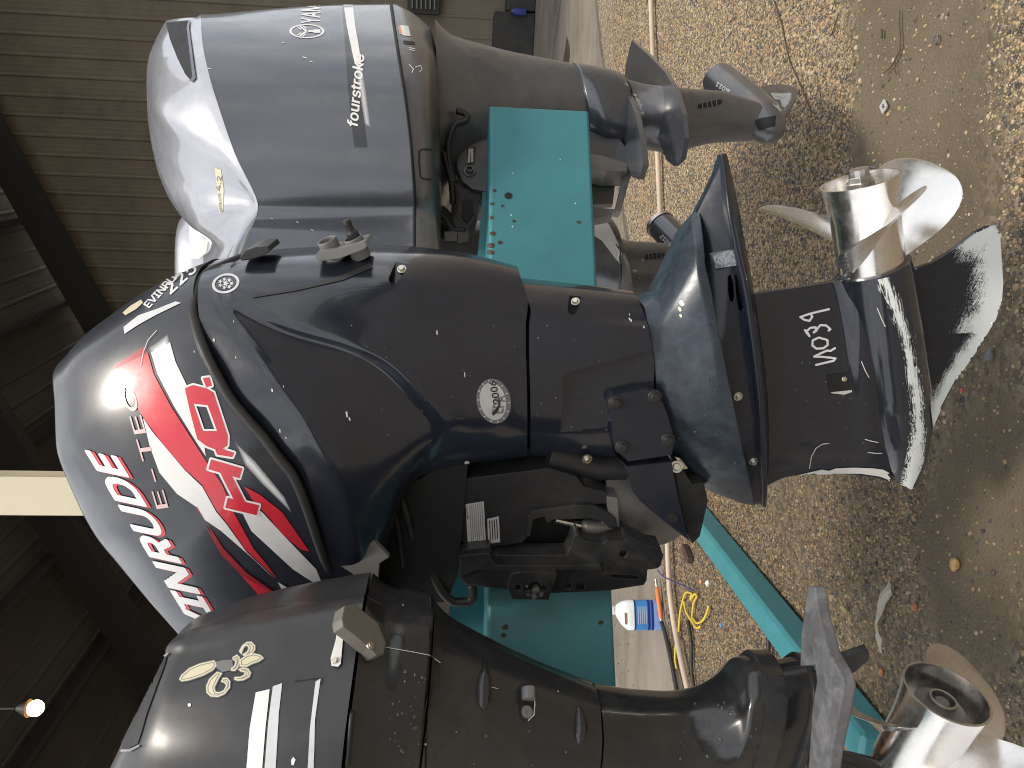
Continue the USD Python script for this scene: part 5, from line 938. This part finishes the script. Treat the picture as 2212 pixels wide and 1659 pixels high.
# E-TEC, H.O. and the maker's name
decal('small_lettering', text_shape('E-TEC', 367, 1102, (-18.3, -61.5), (-25, 3.5), False), TC, 'pink_print', E, off=0.0016, size=10)
st = sg.LineString; HO = [
    st([(1362, 1346), (1562, 1404)]).buffer(33, cap_style=2), st([(1470, 1594), (1672, 1642)]).buffer(33, cap_style=2), st([(1450, 1378), (1572, 1618)]).buffer(29, cap_style=2),
    c4([(0, 0), (0, 1), (1, 0)]), ]
Hs = shapely.union_all(HO[:3]); dot1 = sg.Polygon([(1398, 1252), (1420, 1240), (1520, 1272), (1508, 1300), (1410, 1284)])
Oo = sg.Polygon([(1212, 862), (1255, 845), (1340, 866), (1380, 890), (1470, 1165), (1468, 1222), (1420, 1250), (1345, 1222), (1290, 1180), (1250, 1030)]).buffer(8); Oi = sg.Polygon([(1258, 957), (1350, 967), (1410, 1132), (1318, 1132)])
Os = Oo.difference(Oi); dot2 = sg.Polygon([(1318, 792), (1360, 786), (1376, 840), (1340, 852)])
for nm, g in (('letter_h', Hs), ('letter_dot', dot1), ('letter_o', Os), ('letter_dot', dot2)):
    to = lambda s: shapely.affinity.affine_transform(s, [1 / 3, 0, 0, 1 / 3, 0, 553])
    decal(nm + '_outline', to(g.buffer(13)), TC, 'white_print', E, off=0.0019, size=10); decal(nm, to(g), TC, 'red_print', E, off=0.0023, size=10)
nm_ = text_shape('EVINRUDE', 528, 1440, (-39.3, -64.5), (-64, -13.5), True, 1.2)
decal('name_shadow', shapely.affinity.translate(nm_, 8, 3), TC, 'red_print', E, off=0.0012, size=12); decal('name_lettering', nm_, TC, 'white_print', E, off=0.0017, size=12)
decal('rear_lettering', text_shape('EVINRUDE', 322, 668, (11.5, -12.5), (-13, -8)), TC, 'white_print', E, off=0.0012, size=8)
decal('rear_lettering', text_shape('225', 366, 640, (24, -22), (-16, -16)), TC, 'white_print', E, off=0.0012, size=8)
decal('rear_bar', [(268, 707), (300, 682), (340, 668), (380, 652), (392, 655), (340, 680), (300, 702), (270, 722)], TC, 'silver_print', E, off=0.0012, size=10)
decal('rear_crest', [(266, 676), (282, 662), (306, 648), (310, 655), (296, 668), (272, 682)], TC, 'cream_print', E, off=0.0012, size=6)
TAll = Target(cowl, low, mid, smooth=40)
def lop(x, y, a, b, ang, n=28): t = np.linspace(0, 2 * np.pi, n + 1)[:-1]; return sg.Polygon([(x + a * math.cos(q) * math.cos(ang) - b * math.sin(q) * math.sin(ang), y + a * math.cos(q) * math.sin(ang) + b * math.sin(q) * math.cos(ang)) for q in t])
def star(x, y, r, a0=0.0, k=.42): return sg.Polygon([(x + (r if i % 2 == 0 else r * k) * math.cos(a0 + i * math.pi / 5), y + (r if i % 2 == 0 else r * k) * math.sin(a0 + i * math.pi / 5)) for i in range(10)])
decal('seal_sticker', lop(488, 613, 30, 21, -.25).difference(lop(488, 613, 24, 16.5, -.25)), TAll, 'silver_print', E, off=0.001, size=6)
for i in range(7):
    a = i * 2 * math.pi / 7; decal('seal_star', star(488 + 13 * math.cos(a), 613 + 9 * math.sin(a), 5.5), TAll, 'silver_print', E, off=0.001, size=6)
decal('seal_star', star(488, 613, 8), TAll, 'silver_print', E, off=0.001, size=6)
ea = math.atan2(280, 62)
decal('oval_sticker', lop(1066, 866, 49, 37, ea), TAll, 'grey_print', E, off=0.001, size=8); decal('oval_sticker', lop(1064, 866, 41, 28, ea), TAll, 'silver_print', E, off=0.0015, size=8)
for i in range(14):
    a = i * 2 * math.pi / 14; u, v_ = 45 * math.cos(a), 32.5 * math.sin(a); decal('oval_star', star(1065 + u * math.cos(ea) - v_ * math.sin(ea), 866 + u * math.sin(ea) + v_ * math.cos(ea), 2.4), TAll, 'white_print', E, off=0.0016, size=6)
decal('oval_lettering', text_shape('EPA', 1085, 893, (2.5, -15), (-24, 2)), TAll, 'grey_plastic', E, off=0.0019, size=6)
decal('oval_lettering', text_shape('2006', 1080, 872, (-3, -14.5), (-14.5, 2)), TAll, 'dark_print', E, off=0.0023, size=6)
decal('oval_swoosh', [(1062, 893), (1066, 886), (1074, 876), (1080, 862), (1078, 878), (1072, 890), (1064, 897)], TAll, 'dark_print', E, off=0.0023, size=6)
# chips, drops of rain
for x, y, w_, l_ in ((748, 895, 4, 9), (754, 905, 3, 5), (943, 719, 2.6, 7), (1003, 809, 2, 9), (1362, 693, 3.5, 3.5), (1359, 690, 3, 3), (1359, 680, 2, 3), (1390, 707, 2.5, 3), (605, 930, 2, 6), (618, 945, 2, 2), (588, 843, 3, 4), (612, 835, 1.6, 3), (462, 735, 4, 3), (510, 772, 1.6, 3), (420, 760, 1.5, 3), (505, 695, 1.5, 3), (1472, 655, 9, 4), (1468, 668, 6, 4), (1470, 682, 5, 3), (1008, 1001, 10, 2.5)):
    decal('paint_chip', stroke([(x, y - l_ / 2), (x + w_ * .3, y + l_ / 2)], w_), Target(low, mid, ad, smooth=40) if x > 1400 else TAll, 'chip_white' if x < 1460 else 'cream_print', E, off=0.001, size=5)
decal('scratch', stroke([(340, 715), (322, 735), (312, 760), (306, 790)], 1.2), TC, 'chip_white', E, off=0.0024, size=6)
mat('water_drop', {'p': ('principled_bsdf', {'base_color': (0.02, 0.022, 0.028), 'roughness': 0.03, 'coat_weight': 1.0, 'coat_roughness': 0.0})}, [])
drg = np.random.default_rng(21)
def drops(name, T, zones, n, parent, rmin=.0012, rmax=.0032):
    px = np.concatenate([np.c_[drg.uniform(a, b, k), drg.uniform(c, d, k)] for (a, b, c, d), k in zip(zones, n)]); P, nr = T.hit(px); ms = []
    for p, q in zip(P, nr):
        if np.isnan(p[0]): continue
        q = q if q @ (CC - p) > 0 else -q; r = rmin + (rmax - rmin) * drg.random() ** 2; s = trimesh.creation.icosphere(1, 1.0); v = s.vertices * [1, 1, .5] * r
        a = unit(np.cross(q, [.3, .5, .8])); b = np.cross(q, a); ms.append(solid(p + v[:, :1] * a + v[:, 1:2] * b + v[:, 2:3] * q, s.faces))
    obj(name, cat(ms), 'water_drop', parent, smooth=True, kind='stuff')
drops('rain_drops', Target(low, mid, ad, leg, tor, smooth=40), [(760, 1120, 700, 960), (1160, 1400, 700, 950), (1700, 1880, 780, 1000), (1440, 1600, 820, 1060), (1600, 1660, 800, 1000)], [26, 20, 46, 26, 12], E)
drops('rain_drops', TBl, [(840, 930, 1440, 1659), (1470, 1640, 1500, 1640), (950, 1300, 1500, 1659)], [34, 26, 10], B)

# ================================================================== things lying about
# jug of blue fluid on the concrete
jb = onZ(1424, 1328, 0.03); jz = np.array([0, 0, 1.0]); jx = unit(np.array([CR[0], CR[1], 0])); jx = unit(jx * math.cos(.25) + np.array([0, 1, 0]) * math.sin(.25)); jy = np.cross(jz, jx)
jug = thing('plastic_jug', 'white and blue plastic jug with a blue label standing on the concrete behind the rack', 'jug', jb)
def rrect(w, d, r, n=6):
    p = []
    for cx_, cy_, a0 in ((w / 2 - r, d / 2 - r, 0), (-w / 2 + r, d / 2 - r, 90), (-w / 2 + r, -d / 2 + r, 180), (w / 2 - r, -d / 2 + r, 270)): p += [(cx_ + r * math.cos(math.radians(a0 + 90 * k / n)), cy_ + r * math.sin(math.radians(a0 + 90 * k / n))) for k in range(n + 1)]
    return np.array(p)
def stack(rows, c):
    G = np.array([[c + q[0] * jx + q[1] * jy + z * jz for q in rrect(w, d, min(r, w / 2.05, d / 2.05)) + np.array([ox, 0])] for z, w, d, r, ox in rows]); r_, c_, _ = G.shape; idx = np.arange(r_ * c_).reshape(r_, c_); f = []
    for i in range(r_ - 1):
        a, b, d_, e = idx[i], np.roll(idx[i], -1), np.roll(idx[i + 1], -1), idx[i + 1]; f += np.stack([a, b, d_], 1).tolist() + np.stack([a, d_, e], 1).tolist()
    v = np.vstack([G.reshape(-1, 3), G[0].mean(0), G[-1].mean(0)]); k = r_ * c_
    f += [[idx[0, (j + 1) % c_], idx[0, j], k] for j in range(c_)] + [[idx[-1, j], idx[-1, (j + 1) % c_], k + 1] for j in range(c_)]
    return solid(v, f)
mat('jug_plastic', {'g': ('geometry', {}), 's': ('separate_xyz', {}), 'mr': ('map_range', {'from_min': 0.03, 'from_max': 0.20, 'to_min': 0, 'to_max': 1, 'clamp': True}), 'r': ('rgb_ramp', {'ramp': [(0, (0.20, 0.34, 0.72)), (0.5, (0.30, 0.45, 0.76)), (0.75, (0.70, 0.76, 0.82)), (1, (0.84, 0.85, 0.85))]}), 'p': ('principled_bsdf', {'roughness': 0.3, 'subsurface_weight': 0.2, 'subsurface_scale': 0.02})}, [('g.position', 's.vector'), ('s.z', 'mr.value'), ('mr.result', 'r.fac'), ('r.color', 'p.base_color')])
jm = stack([(0, .150, .10, .03, 0), (.006, .160, .11, .03, 0), (.13, .160, .11, .03, 0), (.18, .158, .108, .03, 0), (.21, .125, .09, .03, .01), (.235, .075, .06, .028, .02), (.245, .045, .045, .022, .025), (.258, .042, .042, .02, .025)], jb)
jm = cut(jm, solid(jb + (b_ := trimesh.creation.box((.062, .4, .018))).vertices[:, :1] * jx + b_.vertices[:, 1:2] * jy + (b_.vertices[:, 2:3] + .195) * jz + jx * -.018, b_.faces))
obj('body', jm, 'jug_plastic', jug, smooth=40); obj('cap', lathe(jb + jx * .025 + jz * .256, jz, [(0, 1e-4), (0, .025), (.02, .024), (.02, 1e-4)], 20), 'white_print', jug, smooth=30)
obj('label', stack([(.045, .1606, .1106, .03, 0), (.152, .1606, .1106, .03, 0)], jb), 'blue_print', jug, smooth=40)
for z0, z1 in ((.045, .058), (.064, .078), (.143, .152)): obj('label_band', stack([(z0, .1612, .1112, .03, 0), (z1, .1612, .1112, .03, 0)], jb), 'deep_blue_print', jug, smooth=40)
for k in range(5): obj('label_print', stack([(.085 + k * .011, .1613 - .05, .1113, .012, 0), (.0885 + k * .011, .1613 - .05, .1113, .012, 0)], jb), 'silver_print', jug, smooth=40)
# air hose with an orange handled wand
hw = thing('spray_wand', 'orange handled wand on a black hose lying beside the jug', 'wand', onZ(1430, 1340, 0.03))
w0, w1 = onZ(1418, 1262, 0.05), onZ(1428, 1337, 0.045)
obj('handle', tube([w0 * .9 + w1 * .1, w0 * .6 + w1 * .4, w0 * .4 + w1 * .6, w1], [.011, .0135, .0125, .011], 12, 4), 'orange_print', hw, smooth=True)
obj('fitting', tube([w0 * 1.15 - w1 * .15, w0 * .92 + w1 * .08], .009, 10, 1), 'zinc', hw); obj('collar', tube([w1, w1 + (w1 - w0) * .10], .010, 10, 1), 'zinc', hw)
obj('hose', tube([w1 + (w1 - w0) * .08] + [onZ(x, y, 0.04) for x, y in ((1437, 1370), (1446, 1410), (1456, 1460), (1463, 1500), (1472, 1560), (1480, 1680))], .011, 10, 6), 'rubber', hw, smooth=True)
# yellow rope
def dz(p): return [(1474.6 + x / 3, 1106 + y / 3) for x, y in p]
rp = [(1462, 1445), (1458, 1418), (1460, 1390), (1466, 1360), (1468, 1335)] + dz([(5, 560), (25, 520), (60, 530), (50, 570), (80, 530), (92, 545), (70, 600), (60, 680), (85, 715), (120, 712), (150, 670), (170, 605)])
paint('yellow_rope', (0.62, 0.47, 0.045), 0.7, bump=0.6, bscale=600)
tag(obj('yellow_rope', tube([onZ(x, y, 0.022 + 0.004 * math.sin(k)) for k, (x, y) in enumerate(rp)], .0052, 8, 8), 'yellow_rope', smooth=True), 'thin yellow rope curled on the gravel beyond the blue and white jug', 'rope')
rp2 = dz([(10, 580), (20, 640), (60, 710), (85, 748), (115, 740)]); tag(obj('yellow_rope', tube([onZ(x, y, 0.03) for x, y in rp2], .0052, 8, 8), 'yellow_rope', smooth=True), 'short frayed end of yellow rope doubled under the longer curled rope', 'rope')
tag(obj('blue_wire', tube([onZ(x, y, 0.05) for x, y in [(1421, 1231), (1432, 1244), (1450, 1254), (1470, 1262), (1482, 1268), (1497, 1275)]], .003, 6, 6), 'deep_blue_print', smooth=True), 'thin dark blue wire running from the black bracket to the gravel', 'wire')
tag(obj('black_cable', tube([onZ(x, y, 0.018) for x, y in [(1649, 1300), (1655, 1345), (1660, 1390), (1659, 1450), (1668, 1560), (1690, 1700)]], .0085, 8, 6), 'rubber', smooth=True), 'straight black cable lying on wet gravel left of the teal leg', 'cable')
tag(obj('black_cable', tube([onZ(x, y, 0.02) for x, y in [(1486, 1340), (1494, 1400), (1493, 1430), (1500, 1500)]], .009, 8, 6), 'rubber', smooth=True), 'short black hose piece lying between the rope and the beige pipe', 'hose')
bw = thing('timber_offcut', 'red brown timber offcut on rusty earth under the black bracket', 'offcut', onZ(1485, 1195)); tb = onZ(1484, 1196, .02)
obj('wood', box(tb, (.11, .04, .03), [unit([.5, 1, 0]), unit([1, -.5, 0]), [0, 0, 1]], .004), 'rust', bw, smooth=False); obj('nail', lathe(tb + [0, 0, .02], [0, 0, 1], [(0, 1e-4), (0, .006), (.003, .006), (.003, 1e-4)], 8), 'zinc', bw)
# litter on the yard
def litter(name, pts, z, w, m, label, cat_): tag(obj(name, tube([onZ(x, y, z) for x, y in pts], w, 6, 5), m, smooth=True), label, cat_)
def c3(p): return [(1474.6 + x / 3, y / 3) for x, y in p]
paint('twig', (0.07, 0.05, 0.03), 0.8)
litter('twig', c3([(1408, 65), (1405, 160), (1412, 250), (1408, 330), (1388, 365), (1345, 440), (1300, 475)]), .006, [.0016, .002, .002, .002, .003, .002, .001], 'twig', 'thin forked dark twig stuck in the smooth mud patch', 'twig')
litter('twig', c3([(1385, 375), (1375, 430), (1385, 485)]), .006, .0014, 'twig', 'short side shoot broken beside the forked twig in the mud', 'twig')
litter('twig', c3([(590, 0), (640, 150), (690, 380), (740, 500), (800, 640), (830, 720)]), .008, .0022, 'twig', 'long thin dark stem lying across the pale gravel', 'stem')
litter('twig', c3([(1010, 90), (985, 170), (960, 230)]), .008, .0022, 'twig', 'short brown stem at the edge of gravel and mud', 'stem')
litter('twig', c3([(1290, 190), (1290, 245)]), .006, .0035, 'twig', 'short thick dark chip lying in the mud beside the twig', 'chip')
pw = onZ(1474.6 + 1302 / 3, 690 / 3, .006); sq = box(pw, (.030, .026, .004), [unit([.8, .5, 0]), unit([.5, -.8, 0]), [0, 0, 1]]); sq = cut(sq, box(pw, (.016, .013, .02), [unit([.8, .5, 0]), unit([.5, -.8, 0]), [0, 0, 1]]))
tag(obj('plastic_buckle', sq, 'silver_print', smooth=False), 'small pale square buckle lying flat in the mud patch', 'buckle')
rg = lathe(onZ(1474.6 + 1640 / 3, 255 / 3, .006), (0, 0, 1), [(0, .008), (0, .012), (.003, .012), (.003, .008), (0, .008)], 20); tag(obj('washer', rg, 'dull_metal', smooth=False), 'small round washer half sunk in the mud', 'washer')
bagp = dz([(1365, 465), (1335, 530), (1300, 590), (1275, 680), (1270, 760), (1300, 860)]); mat('film', {'p': ('principled_bsdf', {'base_color': (0.5, 0.47, 0.40), 'roughness': 0.3, 'alpha': 0.55})}, [])
rgb_ = np.random.default_rng(5); fv, ff = [], []
for i, (x, y) in enumerate(bagp):
    c = onZ(x, y, .008)
    for j in range(6): fv.append(c + np.array([(j - 2.5) * .010 + rgb_.normal(0, .003), rgb_.normal(0, .003), .004 + abs(rgb_.normal(0, .006))]))
ii = np.arange(36).reshape(6, 6); ff = np.stack([ii[:-1, :-1], ii[1:, :-1], ii[1:, 1:], ii[:-1, 1:]], -1).reshape(-1, 4)
tag(obj('plastic_film', (np.array(fv), ff), 'film', smooth=True), 'crumpled strip of clear plastic film on the wet gravel', 'plastic strip')
paint('leaf', (0.24, 0.24, 0.10), 0.6); lf = onZ(1474.6 + 1043 / 3, 1106 + 630 / 3, .012)
tag(obj('fallen_leaf', (lf + np.array([(0, -.02, 0), (.008, -.008, .004), (.009, .006, .006), (0, .022, .002), (-.006, .006, .005), (-.007, -.008, .003)]), np.array([[0, 1, 2], [0, 2, 3], [0, 3, 4], [0, 4, 5]])), 'leaf', smooth=False), 'single pale green leaf fallen on the wet gravel', 'leaf')
st_ = trimesh.creation.icosphere(1, 1.0); srg = np.random.default_rng(3)
def stone(x, y, r, m, label):
    v = st_.vertices * (0.8 + 0.4 * srg.random((len(st_.vertices), 1))) * [1, .75, .6] * r; tag(obj('loose_stone', (onZ(x, y, r * .4) + v, st_.faces), m, smooth=20), label, 'stone')
paint('ochre_stone', (0.40, 0.24, 0.09), 0.5, var=.3, scale=80); paint('grey_stone', (0.13, 0.135, 0.15), 0.5, var=.3, scale=80); paint('brown_stone', (0.34, 0.14, 0.06), 0.5, var=.3, scale=80)
stone(1474.6 + 1985 / 3, 553 + 640 / 3, .014, 'grey_stone', 'single grey stone lying right beside the scraped skeg edge')
stone(1474.6 + 1760 / 3, 1106 + 340 / 3, .016, 'ochre_stone', 'larger ochre stone on dark gravel near the picture corner')
stone(1474.6 + 1500 / 3, 1106 + 615 / 3, .012, 'brown_stone', 'orange brown stone between the plastic film and the near propeller')
stone(1474.6 + 1285 / 3, 1106 + 1040 / 3, .011, 'brown_stone', 'orange brown stone close above the near propeller blade')
stone(1474.6 + 250 / 3, 1106 + 733 / 3, .010, 'blue_print', 'small bright blue chip on gravel beside the yellow rope')
stone(1474.6 + 115 / 3, 1106 + 450 / 3, .012, 'orange_print', 'small orange red fragment on gravel by the wire end')
stone(1474.6 + 160 / 3, 1106 + 460 / 3, .016, 'chip_white', 'pale block shaped stone on gravel above the yellow rope')
stone(1474.6 + 1805 / 3, 553 + 870 / 3, .005, 'red_print', 'tiny red bead on mud below the skeg')
# wear on the rack
decal('bolt_hole', lop(1098, 423, 8.5, 7, 0), TB, 'hole', rack, off=0.0009, size=6)
for x, y, r in ((1180, 230, 2), (1085, 445, 2.5), (1064, 505, 4), (1061, 530, 5), (1060, 545, 5), (1080, 524, 3.5), (1060, 470, 4), (1068, 412, 3), (1063, 440, 3), (1110, 478, 2.5), (1250, 480, 3), (1092, 1355, 5), (1088, 1372, 4), (1104, 1430, 3), (1298, 1345, 4)):
    g = sg.Polygon([(x + r * (1.2 + .6 * srg.random()) * math.cos(t), y + r * (.9 + .6 * srg.random()) * math.sin(t)) for t in np.linspace(0, 6.28, 10)[:-1]]); decal('rust_spot', g, TB, 'rust', rack, off=0.001, size=6)
for x, y, r in ((1108, 375, 1.4), (1104, 465, 1.8), (1107, 490, 1.8), (1243, 440, 1.8), (1210, 345, 1.2)): decal('paint_chip', sg.Point(x, y).buffer(r, quad_segs=2), TB, 'chip_white', rack, off=0.0012, size=5)
